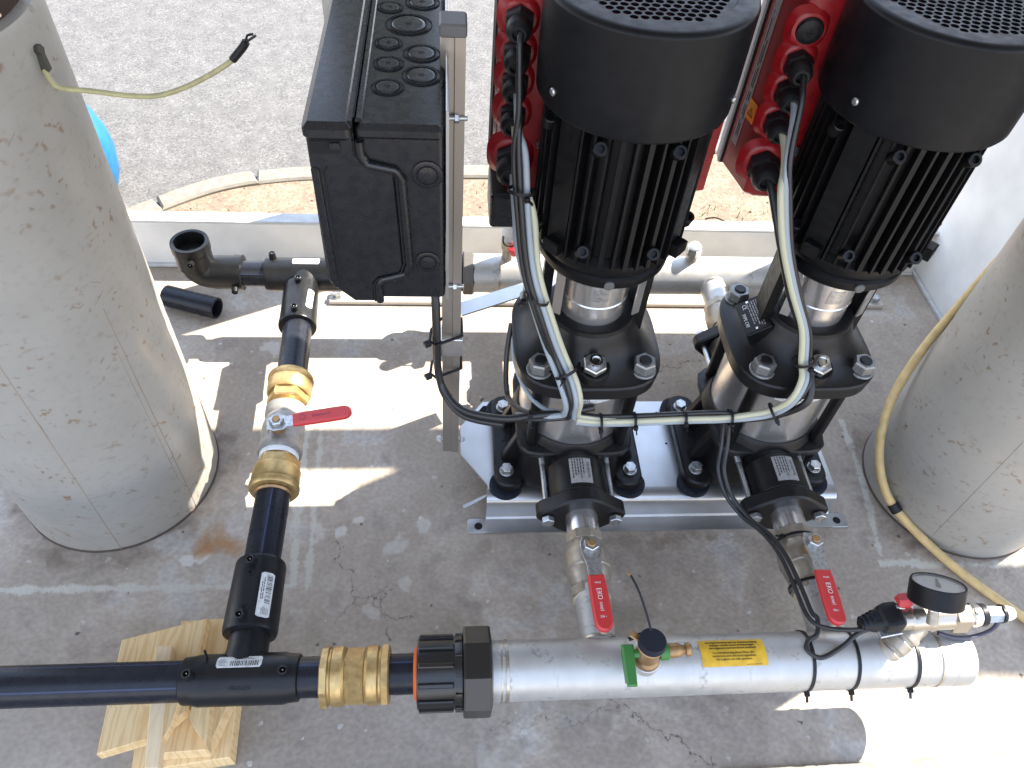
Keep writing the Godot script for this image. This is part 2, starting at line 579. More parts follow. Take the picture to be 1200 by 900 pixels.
	for k in 60:
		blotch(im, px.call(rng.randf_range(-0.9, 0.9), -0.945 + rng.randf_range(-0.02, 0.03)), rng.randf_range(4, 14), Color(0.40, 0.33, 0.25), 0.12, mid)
	# hairline cracks
	for l in [[0.08, 0.01, 0.19, 0.075, 0.9], [0.19, 0.075, 0.2, 0.16, 0.9], [-0.37, -0.30, -0.33, -0.19, 0.6], [-0.33, -0.19, -0.24, -0.14, 0.6], [-0.36, -0.15, -0.27, -0.20, 0.4], [0.24, -0.66, 0.40, -0.70, 0.8], [0.20, -0.64, 0.33, -0.62, 0.4], [-0.42, -0.62, -0.2, -0.52, 0.4], [-0.12, 0.02, 0.06, 0.0, 0.4], [0.02, -0.05, 0.1, 0.02, 0.5], [-0.29, -0.2, -0.27, -0.10, 0.5], [-0.19, -0.52, -0.13, -0.6, 0.7]]:
		var a: Vector2 = px.call(l[0], l[1])
		var b: Vector2 = px.call(l[2], l[3])
		var n := int(a.distance_to(b) * 1.3)
		for i in n:
			var q := a.lerp(b, float(i) / n) + Vector2(mid.get_noise_2d(i * 1.5, l[0] * 500), mid.get_noise_2d(l[1] * 500, i * 1.5)) * 12.0
			blend(im, q, Color(0.26, 0.225, 0.20), 0.55 * l[4])
			if fine.get_noise_1d(i * 3.0) > 0.1: blend(im, q + Vector2(0, 1), Color(0.28, 0.24, 0.21), 0.4 * l[4])
	im_f.convert(Image.FORMAT_RGB8)
	var hm := Image.create(w, h, false, Image.FORMAT_RGB8)
	for y in h:
		for x in w:
			var v := im_f.get_pixel(x, y).r * 0.35 + im_m.get_pixel(x, y).r * 0.65
			hm.set_pixel(x, y, Color(v, v, v))
	hm.bump_map_to_normal_map(3.0)
	return [ImageTexture.create_from_image(im), ImageTexture.create_from_image(hm)]

func blend(im: Image, q: Vector2, c: Color, a: float) -> void:
	var x := int(q.x)
	var y := int(q.y)
	if a <= 0 or x < 0 or y < 0 or x >= im.get_width() or y >= im.get_height(): return
	im.set_pixel(x, y, im.get_pixel(x, y).lerp(c, clampf(a, 0, 1)))

func blotch(im: Image, q: Vector2, r: float, c: Color, a: float, n: FastNoiseLite) -> void:
	var R := int(r * 1.7) + 1
	for dy in range(-R, R + 1):
		for dx in range(-R, R + 1):
			var d := sqrt(dx * dx + dy * dy) / r + 1.1 * n.get_noise_2d(q.x + dx * 2.0, q.y + dy * 2.0)
			blend(im, q + Vector2(dx, dy), c, a * clampf((1.0 - d) * 2.5, 0, 1))

func flat_sheet(x0: float, x1: float, z0: float, z1: float, y: float) -> ArrayMesh:
	var arr := []
	arr.resize(Mesh.ARRAY_MAX)
	arr[Mesh.ARRAY_VERTEX] = PackedVector3Array([V(x0, y, z0), V(x1, y, z0), V(x1, y, z1), V(x0, y, z1)])
	arr[Mesh.ARRAY_NORMAL] = PackedVector3Array([Vector3.UP, Vector3.UP, Vector3.UP, Vector3.UP])
	arr[Mesh.ARRAY_TEX_UV] = PackedVector2Array([Vector2(0, 0), Vector2(1, 0), Vector2(1, 1), Vector2(0, 1)])
	arr[Mesh.ARRAY_TANGENT] = PackedFloat32Array([1, 0, 0, 1, 1, 0, 0, 1, 1, 0, 0, 1, 1, 0, 0, 1])
	arr[Mesh.ARRAY_INDEX] = PackedInt32Array([0, 1, 2, 0, 2, 3])
	var m := ArrayMesh.new()
	m.add_surface_from_arrays(Mesh.PRIMITIVE_TRIANGLES, arr)
	return m

func speckle_texture(base: Color, dark: Color, light: Color, sd: int, cell := 0.09) -> ImageTexture:
	var n := 768
	var c := FastNoiseLite.new(); c.seed = sd; c.noise_type = FastNoiseLite.TYPE_CELLULAR; c.frequency = cell
	c.cellular_return_type = FastNoiseLite.RETURN_CELL_VALUE; c.fractal_type = FastNoiseLite.FRACTAL_NONE
	var b := FastNoiseLite.new(); b.seed = sd + 1; b.frequency = 0.008; b.fractal_octaves = 4
	var ic := c.get_seamless_image(n, n)
	var ib := b.get_seamless_image(n, n)
	var im := Image.create(n, n, false, Image.FORMAT_RGB8)
	for y in n:
		for x in n:
			var v := ic.get_pixel(x, y).r
			var u := ib.get_pixel(x, y).r
			var q := base.lerp(dark, clampf((0.30 - v) * 3.0, 0, 1)).lerp(light, clampf((v - 0.74) * 3.0, 0, 1))
			var k := 0.90 + 0.20 * u
			im.set_pixel(x, y, Color(q.r * k, q.g * k, q.b * k))
	return ImageTexture.create_from_image(im)

func build_setting() -> void:
	var ft := floor_texture()
	var fm := StandardMaterial3D.new()
	fm.albedo_texture = ft[0]
	fm.normal_enabled = true
	fm.normal_texture = ft[1]
	fm.normal_scale = 0.35
	fm.roughness = 0.78
	structure("concrete_floor", flat_sheet(FX0, FX1, FZ0, FZ1, 0.0), fm, "grey stained concrete floor under the pumps and pipes")
	var plain := mat(0.26, 0.235, 0.21, 0.85)
	structure("floor_behind_viewer", flat_sheet(-4.0, 3.0, FZ1, 4.0, 0.0), plain, "bare concrete floor continuing behind the viewpoint")
	structure("floor_at_left", flat_sheet(-4.0, FX0, FZ0, FZ1, 0.0), plain, "bare concrete floor continuing to the left of the tank")
	# a slightly higher strip of concrete at the front edge
	var st := MB.new()
	st.prism(PackedVector2Array([V2(0.175, 0.105), V2(0.195, 0.088), V2(0.42, 0.084), V2(1.2, 0.074), V2(1.2, 0.6), V2(0.175, 0.6)]), -0.01, 0.012, 0.004)
	var sm := grained(mat(0.30, 0.28, 0.25, 0.85), noise_image(256, 0.03, 19, 0.7, 1.0, 5), 3)
	structure("concrete_step", st.mesh(), sm, "low raised edge of concrete along the front right")
	var st2 := MB.new()
	st2.prism(PackedVector2Array([V2(-0.9, 0.088), V2(-0.158, 0.080), V2(-0.15, 0.09), V2(-0.15, 0.6), V2(-0.9, 0.6)]), -0.01, 0.010, 0.004)
	structure("concrete_step", st2.mesh(), sm, "low raised edge of concrete along the front left")
	# outside
	var am := StandardMaterial3D.new()
	am.albedo_texture = speckle_texture(Color(0.335, 0.33, 0.326), Color(0.25, 0.245, 0.245), Color(0.43, 0.422, 0.418), 61, 0.17)
	am.roughness = 0.9
	am.uv1_triplanar = true
	am.uv1_world_triplanar = true
	am.uv1_scale = Vector3(2.1, 2.1, 2.1)
	structure("asphalt_road", flat_sheet(-60, 60, -60, -1.0, -0.03), am, "sunlit grey asphalt beyond the low wall")
	var dm := StandardMaterial3D.new()
	dm.albedo_texture = speckle_texture(Color(0.445, 0.39, 0.335), Color(0.37, 0.31, 0.25), Color(0.53, 0.48, 0.41), 71, 0.16)
	dm.roughness = 0.95
	dm.uv1_triplanar = true
	dm.uv1_world_triplanar = true
	dm.uv1_scale = Vector3(1.6, 1.6, 1.6)
	var bed := PackedVector2Array()
	var kerb_line := [V2(-1.05, -1.03), V2(-0.93, -1.14), V2(-0.76, -1.27), V2(-0.60, -1.325), V2(-0.42, -1.345), V2(-0.2, -1.355), V2(0.0, -1.365), V2(0.25, -1.40), V2(0.55, -1.50), V2(0.9, -1.64), V2(1.4, -1.85)]
	for q in kerb_line: bed.append(q)
	bed.append(V2(1.4, -0.99)); bed.append(V2(-1.05, -0.99))
	structure("sandy_bed", prism(bed, -0.05, -0.020, 0.0), dm, "dry sandy bed between the kerb and the low wall")
	var pb := MB.new()
	for k in 130:
		var x := rng.randf_range(-0.8, 1.2)
		var z := rng.randf_range(-1.30, -1.02)
		var s := rng.randf_range(0.001, 0.0034)
		pb.lathe([Vector2(s * 0.6, -s * 0.4), Vector2(s, 0.1 * s), Vector2(s * 0.5, s * 0.7)], 6, Transform3D(Basis(Vector3.UP, rng.randf() * 6) * Basis(Vector3.RIGHT, rng.randf() * 0.6), V(x, -0.019, z)))
	var pebbles := part("pebbles", pb.mesh(20), dm, self)
	meta(pebbles, "small pebbles and crumbs of earth on the sandy bed", "pebbles", "", "stuff")
	var twig := tube([V(0.46, -0.014, -1.175), V(0.485, -0.006, -1.17), V(0.51, -0.008, -1.15), V(0.515, -0.014, -1.125)], 0.0022, 6)
	solo("dry_twig", twig, mat(0.05, 0.035, 0.025, 0.9), "thin dark dry twig lying on the sandy bed", "twig")
	var gb := MB.new()
	for c in [[-0.05, -1.27, 0.05, 60], [0.38, -1.10, 0.10, 50], [-0.47, -1.275, 0.03, 30], [0.55, -1.2, 0.12, 40]]:
		for k in c[3]:
			var q := V(c[0] + rng.randfn() * c[2] * 0.6, -0.02, c[1] + rng.randfn() * c[2] * 0.25)
			var d := V(rng.randfn() * 0.008, rng.randf_range(0.006, 0.022), rng.randfn() * 0.008)
			var w := V(rng.randfn(), 0, rng.randfn()).normalized() * 0.0013
			gb.tri(q - w, q + w, q + d); gb.tri(q + w, q - w, q + d)
	var grass := part("grass", gb.mesh(20), mat(0.15, 0.19, 0.06, 0.8), self)
	meta(grass, "sparse short green grass on the sandy bed", "grass", "", "stuff")
	var kerb := thing("kerb_edging", "curved edging of pale concrete kerb stones beside the asphalt", "kerb")
	var sp := PackedVector3Array()
	for q in kerb_line: sp.append(V(q.x, 0, q.y))
	var path := spline(Array(sp), 12)
	var len_acc := 0.0
	var seg := [path[0]]
	for i in range(1, path.size()):
		len_acc += path[i].distance_to(path[i - 1])
		seg.append(path[i])
		if len_acc > 0.235 or i == path.size() - 1:
			var a: Vector3 = seg[0]
			var b: Vector3 = seg[-1]
			var d := (b - a).normalized()
			var nrm := V(d.z, 0, -d.x)
			var poly := PackedVector2Array()
			for s in seg:
				poly.append(V2(s.x + nrm.x * 0.027, s.z + nrm.z * 0.027))
			for j in range(seg.size() - 1, -1, -1):
				poly.append(V2(seg[j].x - nrm.x * 0.027, seg[j].z - nrm.z * 0.027))
			# keep a joint open at the far end
			var e := poly.size() / 2
			poly[e - 1] -= V2(d.x, d.z) * 0.005
			poly[e] -= V2(d.x, d.z) * 0.005
			part("kerb_stone", prism(poly, -0.06, -0.011 + rng.randf_range(-0.003, 0.003), 0.005), M.kerb, kerb)
			seg = [path[i]]
			len_acc = 0.0
	# the low white wall behind, its ledge and the tall panel at the right
	var rw := thing("low_wall", "low white metal wall behind the rear pipe with bright ledge", "wall", V(0, 0, -0.975))
	part("wall_panel", boxm(V(2.6, 0.116, 0.026), 0.002), M.panel, rw, Transform3D(Basis(), V(-0.395, 0.0565, 0)))
	part("ledge", boxm(V(2.62, 0.006, 0.032), 0.002), M.ledge, rw, Transform3D(Basis(), V(-0.385, 0.1185, 0.0)))
	part("base_trim", boxm(V(2.59, 0.006, 0.008), 0.001), M.ledge, rw, Transform3D(Basis(), V(-0.39, 0.0035, 0.0175)))
	var pw := thing("side_panel", "tall white metal panel at the right behind the tank", "wall panel", V(0.93, 0, -0.78))
	part("wall_panel", boxm(V(0.03, 1.5, 0.46), 0.002), M.panel, pw, Transform3D(Basis(), V(0, 0.751, 0)))
	part("base_trim", boxm(V(0.008, 0.008, 0.45), 0.001), M.ledge, pw, Transform3D(Basis(), V(-0.02, 0.0045, 0.0)))
	var po := thing("frame_post", "pale green metal frame post behind the black cabinet", "post", V(-0.295, 0, -1.03))
	part("post_sheet", boxm(V(0.20, 2.2, 0.05), 0.004), M.post, po, Transform3D(Basis(), V(0, 1.07, 0)))  # width hidden behind the cabinet, chosen for the shade it casts
	part("base_plate", boxm(V(0.24, 0.008, 0.07), 0.001), M.post, po, Transform3D(Basis(), V(0, -0.024, -0.001)))
	# unseen roof and beams, placed out of view to shade the floor and left tank
	var ro := thing("unseen_roof", "flat unseen roof above the view, placed to shade the floor and left tank", "roof", V(0, 1.5, 0))
	part("unseen_roof_sheet", prism(roof_outline(), 0, 0.03, 0.002), M.roof, ro)
	var bm := thing("unseen_beam", "broad unseen beam at the far right above the view, placed to shade a band of floor", "beam", V(3.15, 2.2, -0.99))  # unseen, hangs free of the roof, casts a soft shade band
	part("beam", boxm(V(1.5, 0.10, 0.16), 0.004), M.post, bm, Transform3D(Basis(Vector3.UP, -0.08), Vector3.ZERO))
	part("unseen_rear_beam", boxm(V(2.2, 0.13, 0.04), 0.002), M.post, ro, Transform3D(Basis(), V(-0.2, -0.245, -0.99)))  # unseen beam, placed for a shade band across the floor

func roof_outline() -> PackedVector2Array:
	var q := PackedVector2Array([V2(-2.6, 0.5), V2(-2.6, -0.91), V2(0.2, -0.91), V2(0.75, -0.96), V2(1.50, -0.96), V2(1.50, 0.5)])  # edges set by where the floor and left tank fall into shade
	return q

func V2(x: float, y: float) -> Vector2:
	return Vector2(x, y)

func rrect_at(x0: float, x1: float, z0: float, z1: float, r: float) -> PackedVector2Array:
	var q := MB.rrect(x1 - x0, z1 - z0, r)
	for i in q.size():
		q[i] += Vector2((x0 + x1) / 2, (z0 + z1) / 2)
	return q

# ---------------------------------------------------------------- tanks
func build_tank(label: String, pos: Vector3, seams: Array) -> Node3D:
	var t := thing("pressure_tank", label, "tank", pos, "grey pressure tanks")
	part("shell", lathe([Vector2(0.1535, 0.003), Vector2(0.1545, 0.012), Vector2(0.1545, 0.30), Vector2(0.1538, 0.32), Vector2(0.1545, 0.34), Vector2(0.1545, 0.772), Vector2(0.150, 0.785), Vector2(0.135, 0.79), Vector2(0.12, 0.792)], 96), M.tank, t)
	part("foot_ring", lathe([Vector2(0.1545, 0), Vector2(0.1558, 0.001), Vector2(0.1556, 0.003), Vector2(0.154, 0.004)], 96), mat(0.075, 0.055, 0.042, 0.85), t)
	for s in seams:
		var a := deg_to_rad(s[0])
		var b := MB.new()
		var q := PackedVector3Array()
		for i in 24:
			q.append(V(0.1545 * cos(a), lerpf(s[1], s[2], i / 23.0), 0.1545 * sin(a)))
		b.tube(q, s[3], 6)
		part("weld_seam", b.mesh(60), mat(0.30, 0.24, 0.185, 0.8), t)
	return t

# ---------------------------------------------------------------- pumps
func superell(r: float, n: float, seg := 40) -> PackedVector2Array:
	var q := PackedVector2Array()
	for i in seg:
		var a := TAU * (i + 0.5) / seg
		var c := cos(a)
		var s := sin(a)
		var d := pow(pow(absf(c), n) + pow(absf(s), n), -1.0 / n)
		q.append(Vector2(c, s) * d * r)
	return q

func loft(list: Array, crease := 40.0) -> ArrayMesh:
	var b := MB.new()
	var rs := []
	for l in list:
		rs.append(MB.at(l[1], l[0]))
	b.rings(rs)
	return b.mesh(crease)

func oval_flange() -> PackedVector2Array:
	var pts := PackedVector2Array()
	for c in [[0.0, 0.0, 0.049], [0.0515, -0.002, 0.0165], [-0.0515, -0.002, 0.0165]]:
		for i in 28:
			var a := TAU * i / 28
			pts.append(Vector2(c[0] + cos(a) * c[2], c[1] + sin(a) * c[2]))
	var h := Geometry2D.convex_hull(pts)
	h.remove_at(h.size() - 1)
	return h

func build_pump(label: String, pos: Vector3, first: bool) -> Node3D:
	var t := thing("vertical_pump", label, "pump", pos, "vertical multistage pumps on the steel plate")
	var Y := 0.139
	# damper feet, base casting
	for sx in [-1, 1]:
		for sz in [-1, 1]:
			part("rubber_foot", lathe([Vector2(0.024, 0), Vector2(0.0275, 0.002), Vector2(0.0275, 0.009), Vector2(0.024, 0.011)], 28), M.rubber, t, Transform3D(Basis(), V(sx * 0.104, 0.0565, sz * 0.079)))
	var bb := MB.new()
	for sx in [-1, 1]:
		bb.prism(rrect_at(sx * 0.1 - 0.0235, sx * 0.1 + 0.0235, -0.096, 0.096, 0.021), 0.067, 0.086, 0.003)
		for z0 in [-0.044, 0.030]:
			bb.prism(PackedVector2Array([V2(sx * 0.05, 0.072), V2(sx * 0.114, 0.078), V2(sx * 0.110, 0.090), V2(sx * 0.088, 0.152), V2(sx * 0.05, 0.152)]), 0.0, 0.014, 0.002, Transform3D(Basis(Vector3.RIGHT, -PI / 2), V(0, 0, z0 + 0.014)))
	var rs := []
	for l in [[0.069, 0.090, 5.0], [0.084, 0.090, 5.0], [0.094, 0.085, 5.0], [0.140, 0.082, 5.0], [0.150, 0.086, 6.0], [0.156, 0.091, 7.0], [0.166, 0.0925, 7.0], [0.1695, 0.0905, 7.0], [0.1705, 0.086, 7.0], [0.172, 0.0835, 5.0]]:
		rs.append(MB.at(superell(l[1], l[2], 48), l[0]))
	bb.rings(rs)
	bb.lathe([Vector2(0.097, 0.168), Vector2(0.0935, 0.176), Vector2(0.0905, 0.183), Vector2(0.0885, 0.186), Vector2(0.0862, 0.186), Vector2(0.0862, 0.17)], 56)
	part("base_casting", bb.mesh(), M.cast, t)
	for sx in [-1, 1]:
		for sz in [-1, 1]:
			var bo := part("base_bolt", hexa(0.0175, 0.009), M.zinc, t, Transform3D(Basis(Vector3.UP, rng.randf()), V(sx * 0.1035, 0.0885, sz * 0.067)))
			part("washer", cyl(0.0118, 0.0022, 0.0005), M.zinc, bo, Transform3D(Basis(), V(0, -0.0022, 0)))
	# an arrow cast in the left lug
	var arrow := MB.new()
	arrow.box(V(0.0022, 0.0012, 0.022), 0.0003, Transform3D(Basis(), V(0, 0, 0)))
	for s in [-1, 1]:
		arrow.box(V(0.0022, 0.0012, 0.011), 0.0003, Transform3D(Basis(Vector3.UP, s * 0.7), V(s * -0.0035, 0, 0.0085) * -1.0 + V(0, 0, 0.0165)))
	part("cast_arrow", arrow.mesh(), M.black, t, Transform3D(Basis(), V(-0.103, 0.0862, -0.004)))
	# ports, flanges and their long bolts, towards the viewer and away
	for s in [1, -1]:
		var turn := Basis(Vector3.UP, 0.0 if s == 1 else PI)
		var body := part("discharge_port" if s == 1 else "suction_port", lathe([Vector2(0.040, 0.070), Vector2(0.040, 0.101), Vector2(0.0440, 0.1025), Vector2(0.0462, 0.106), Vector2(0.0462, 0.16), Vector2(0.044, 0.163)], 40), M.cast, t, Transform3D(turn * Basis(Vector3.RIGHT, PI / 2), V(0, Y, 0)))
		var fl := part("oval_flange", prism(oval_flange(), 0.0, 0.024, 0.003), M.cast, t, Transform3D(turn * Basis(Vector3.RIGHT, PI / 2), turn * V(0, 0, 0.164) + V(0, Y, 0)))
		for sx in [-1, 1]:
			var b := part("flange_bolt", cyl(0.0048, 0.122, 0.001, 12), M.zinc, t, Transform3D(turn * Basis(Vector3.RIGHT, PI / 2), turn * V(sx * 0.051, 0.002, 0.075) + V(0, Y, 0)))
			part("bolt_head", hexa(0.0175, 0.009), M.zinc, b, Transform3D(Basis(), V(0, 0.115, 0)))
			part("bolt_thread", lathe(thread(0.0056, 0.018, 7), 12), M.zinc, b, Transform3D(Basis(), V(0, 0.0, 0)))
		if s == 1:
			var lb := part("type_label", wrapped(sheet(0.0335, 0.044, 0.0005, 6), 0.0462, Transform3D(Basis(Vector3(0, 0, 1), PI / 2), V(0, 0, 0.0002))), M.label_grey, t, Transform3D(Basis(Vector3(0, 0, 1), Vector3(0, 1, 0), Vector3(-1, 0, 0)), V(0, Y, 0.133)))
			# print runs along the pipe; the sheet's own x is the pump's z here
			var pr := Transform3D(Basis(Vector3(0, 0, 1), Vector3(0, 1, 0), Vector3(-1, 0, 0)), V(0, Y, 0.133))
			part("lettering", wrapped(text("GRUNDFOS", 0.0042, "Droid Sans", 0.0002), 0.0462, Transform3D(Basis(), V(-0.001, 0.0115, 0.0008))), M.ink, t, pr)
			part("small_print", wrapped(lines(0.042, 0.020, 5, 4), 0.0462, Transform3D(Basis(), V(0, -0.004, 0.0009))), M.ink, t, pr)
	# pump sleeve, stay bolts
	part("sleeve", lathe([Vector2(0.0858, 0.165), Vector2(0.0858, 0.325)], 80), M.steel, t)
	var stk := part("sleeve_label", wrapped(sheet(0.075, 0.018, 0.0004, 8), 0.0858, Transform3D(Basis(Vector3(0, 0, 1), PI / 2), V(0, 0, 0.0002))), M.paper, t, Transform3D(Basis(Vector3(0, -1, 0), Vector3(0, 0, 1), Vector3(-1, 0, 0)), V(0, 0.295, 0)))
	part("warning_triangle", tri_sign(0.010), M.ink, stk, Transform3D(Basis(Vector3(0, 0, -1), Vector3(-1, 0, 0), Vector3(0, 1, 0)), V(0, 0.0866, 0)))
	for sx in [-1, 1]:
		for sz in [-1, 1]:
			part("stay_bolt", cyl(0.0088, 0.165, 0.001, 18), M.motor, t, Transform3D(Basis(), V(sx * 0.0695, 0.168, sz * 0.0695)))
	# pump head: a bulging square plate that domes up to the lantern
	var hd := []
	for l in [[0.316, 0.102, 3.6], [0.318, 0.1045, 3.5], [0.3395, 0.1065, 3.5], [0.3425, 0.1045, 3.5], [0.3445, 0.099, 3.4], [0.350, 0.092, 2.7], [0.359, 0.083, 2.2], [0.372, 0.074, 2.05], [0.386, 0.068, 2.0], [0.397, 0.064, 2.0], [0.402, 0.060, 2.0]]:
		hd.append([l[0], superell(l[1], l[2], 64)])
	part("pump_head", loft(hd, 32), M.cast, t)
	for sx in [-1, 1]:
		for sz in [-1, 1]:
			var nb := part("head_bolt", hexa(0.028, 0.017), M.bolt, t, Transform3D(Basis(Vector3.UP, rng.randf()), V(sx * 0.0735, 0.3495, sz * 0.0735)))
			part("washer", cyl(0.0185, 0.004, 0.001), M.bolt, nb, Transform3D(Basis(), V(0, -0.004, 0)))
			part("stud_end", cyl(0.0088, 0.0035, 0.001), M.cast, nb, Transform3D(Basis(), V(0, 0.016, 0)))
	# priming plug in its pocket
	var px := Transform3D(Basis(Vector3.RIGHT, 0.26), V(0.0, 0.352, 0.079))
	part("plug_boss", lathe([Vector2(0.026, -0.008), Vector2(0.0235, 0.010), Vector2(0.0215, 0.013), Vector2(0.019, 0.0125), Vector2(0.018, 0.009)], 28), M.cast, t, px)
	var pl := part("priming_plug", hexa(0.030, 0.012), M.zinc, t, px * Transform3D(Basis(), V(0, 0.011, 0)))
	part("plug_neck", lathe([Vector2(0.0098, 0), Vector2(0.0098, 0.007), Vector2(0.0088, 0.0095), Vector2(0.0060, 0.0095), Vector2(0.0052, 0.008), Vector2(0.0050, 0.002)], 24), M.chrome, pl, Transform3D(Basis(), V(0, 0.0115, 0)))
	part("plug_hole", cyl(0.0050, 0.0062, 0.0002, 18), M.chrome, pl, Transform3D(Basis(), V(0, 0.0115, 0)))
	# lantern and coupling guard
	for sx in [-1, 1]:
		part("lantern_leg", boxm(V(0.013, 0.150, 0.042), 0.003), M.motor, t, Transform3D(Basis(Vector3.UP, sx * 0.12), V(sx * 0.0655, 0.437, -0.004)))
		var gs := part("guard_strip", boxm(V(0.0125, 0.088, 0.002), 0.0006), M.steel, t, Transform3D(Basis(Vector3.UP, sx * 0.55), V(sx * 0.0545, 0.462, 0.034)))
		part("screw", cyl(0.0032, 0.002, 0.0006, 12), M.zinc, gs, Transform3D(Basis(Vector3.RIGHT, PI / 2), V(0, 0.028, 0.001)))
	part("coupling_guard", lathe([Vector2(0.046, 0.398), Vector2(0.046, 0.436), Vector2(0.0472, 0.4375), Vector2(0.046, 0.439), Vector2(0.046, 0.512)], 56), M.steel, t)
	part("guard_label", wrapped(sheet(0.021, 0.022, 0.0004, 3), 0.046, Transform3D(Basis(Vector3(0, 0, 1), PI / 2), V(0, 0, 0.0002))), M.zinc, t, Transform3D(Basis(Vector3(0, -1, 0), Vector3(0, 0, 1), Vector3(-1, 0, 0)), V(0, 0.461, 0)))
	# motor
	part("guard_seat", lathe([Vector2(0.063, 0.398), Vector2(0.0615, 0.4045), Vector2(0.058, 0.406), Vector2(0.047, 0.406)], 56), M.cast, t)
	part("motor_flange", lathe([Vector2(0.05, 0.503), Vector2(0.076, 0.503), Vector2(0.081, 0.506), Vector2(0.0845, 0.511), Vector2(0.0845, 0.520), Vector2(0.081, 0.523), Vector2(0.0825, 0.526), Vector2(0.0885, 0.534), Vector2(0.0885, 0.545), Vector2(0.08, 0.552)], 64), M.motor, t)
	part("flange_plug", cyl(0.0065, 0.004, 0.001, 20), M.grey_plastic, t, Transform3D(Basis(Vector3.RIGHT, PI / 2), V(-0.004, 0.515, 0.0835)))
	part("motor_body", lathe([Vector2(0.079, 0.545), Vector2(0.079, 0.735)], 48), M.motor, t)
	var fin := boxm(V(0.0030, 0.187, 0.0185), 0.0008)
	var wide := boxm(V(0.0055, 0.187, 0.0185), 0.001)
	var n := 40
	for i in n:
		var a := 360.0 / n * (i + 0.5)
		var off := absf(fposmod(a + 180.0, 360.0) - 180.0)   # from the front
		if absf(off - 52.0) < 10.0 or absf(off - 128.0) < 10.0:
			continue
		var w := off < 26 and (i % 2 == 0)
		var ra := deg_to_rad(a)
		part("cooling_fin", wide if w else fin, M.motor, t, Transform3D(Basis(Vector3.UP, ra), V(sin(ra) * 0.0862, 0.639, cos(ra) * 0.0862)))
	for a in [52.0, -52.0, 128.0, -128.0]:
		var ra := deg_to_rad(a)
		part("motor_pad", boxm(V(0.029, 0.187, 0.026), 0.002), M.motor, t, Transform3D(Basis(Vector3.UP, ra), V(sin(ra) * 0.079, 0.639, cos(ra) * 0.079)))
	for y in [0.573, 0.708]:
		for q in [[-0.046, 0.088], [0.037, 0.090], [-0.092, 0.03], [0.093, 0.02]]:
			var s := part("socket_screw", lathe([Vector2(0.0075, -0.012), Vector2(0.0078, 0.003), Vector2(0.0068, 0.004), Vector2(0.0042, 0.004), Vector2(0.0038, -0.001)], 18), M.motor, t, Transform3D(Basis(Vector3.RIGHT, 0.9 if q[1] > 0.05 else 0.5), V(q[0], y, q[1] + 0.004)))
	for sx in [-1, 1]:
		part("foot_lug", boxm(V(0.022, 0.018, 0.026), 0.002), M.motor, t, Transform3D(Basis(Vector3.UP, sx * 0.8), V(sx * 0.071, 0.558, 0.058)))
	# fan cover with its grille
	var cy := 0.722
	var ct := 0.834
	part("fan_cover", cover_mesh(cy, ct), M.cover, t)
	part("grille", grille(0.0835, 0.0102, 0.0042), M.cover, t, Transform3D(Basis(), V(0, ct - 0.0012, 0)))
	part("fan_shadow_plate", cyl(0.09, 0.003, 0.0005, 40), M.hole, t, Transform3D(Basis(), V(0, cy + 0.035, 0)))  # black disc under the grille, painted for the shade inside the cover
	for a in [-62.0, 60.0, 180.0]:
		var ra := deg_to_rad(a)
		part("cover_screw", lathe([Vector2(0.0042, 0), Vector2(0.0042, 0.0012), Vector2(0.0028, 0.0024)], 16), M.zinc, t, Transform3D(Basis(Vector3.UP, ra) * Basis(Vector3.RIGHT, PI / 2), V(sin(ra) * 0.107, cy + 0.024, cos(ra) * 0.107)))
	# red drive box behind the motor
	var dq := PackedVector2Array([V2(-0.142, -0.130), V2(0.150, -0.130), V2(0.152, -0.110), V2(0.136, -0.060), V2(0.06, -0.048), V2(-0.06, -0.048), V2(-0.118, -0.052), V2(-0.130, -0.060), V2(-0.142, -0.126)])
	var db := part("drive_box", prism(dq, 0.550, 0.846, 0.005), M.drive, t)
	var dl := PackedVector2Array([V2(-0.143, -0.154), V2(0.152, -0.154), V2(0.155, -0.132), V2(-0.147, -0.132)])
	part("drive_lid", prism(dl, 0.548, 0.850, 0.004), M.lid_grey, db)
	part("lid_gasket", boxm(V(0.294, 0.294, 0.004), 0.0005), M.black, db, Transform3D(Basis(), V(0.003, 0.699, -0.1315)))
	for y in [0.585, 0.70, 0.82]:
		part("lid_screw", cyl(0.0045, 0.003, 0.0006, 12), M.hole, db, Transform3D(Basis(Vector3(0, 0, 1), -PI / 2), V(0.1505, y, -0.105)))
	# raised hoods round the cable entries, the glands and the blind plug
	var gl := [[0.774, 0.0165, first], [0.738, 0.0165, true], [0.704, 0.0165, true], [0.664, 0.0165, true], [0.605, 0.0205, true]]
	for g in gl:
		var gx := -0.128 if g[1] < 0.02 else -0.126
		part("entry_hood", loft([[0.0, superell(g[1] * 1.5, 2.8, 32)], [0.007, superell(g[1] * 1.22, 2.3, 32)], [0.0095, superell(g[1] * 1.12, 2.0, 32)], [0.0095, superell(g[1] * 0.9, 2.0, 32)]], 50), M.drive, db, Transform3D(Basis(Vector3.RIGHT, PI / 2) * Basis(Vector3(0, 0, 1), 0.10), V(gx + 0.004, g[0], -0.0565)))
		var xf := Transform3D(Basis(Vector3.RIGHT, PI / 2 + 0.12) * Basis(Vector3(0, 0, 1), 0.12), V(gx + 0.004, g[0], -0.050))
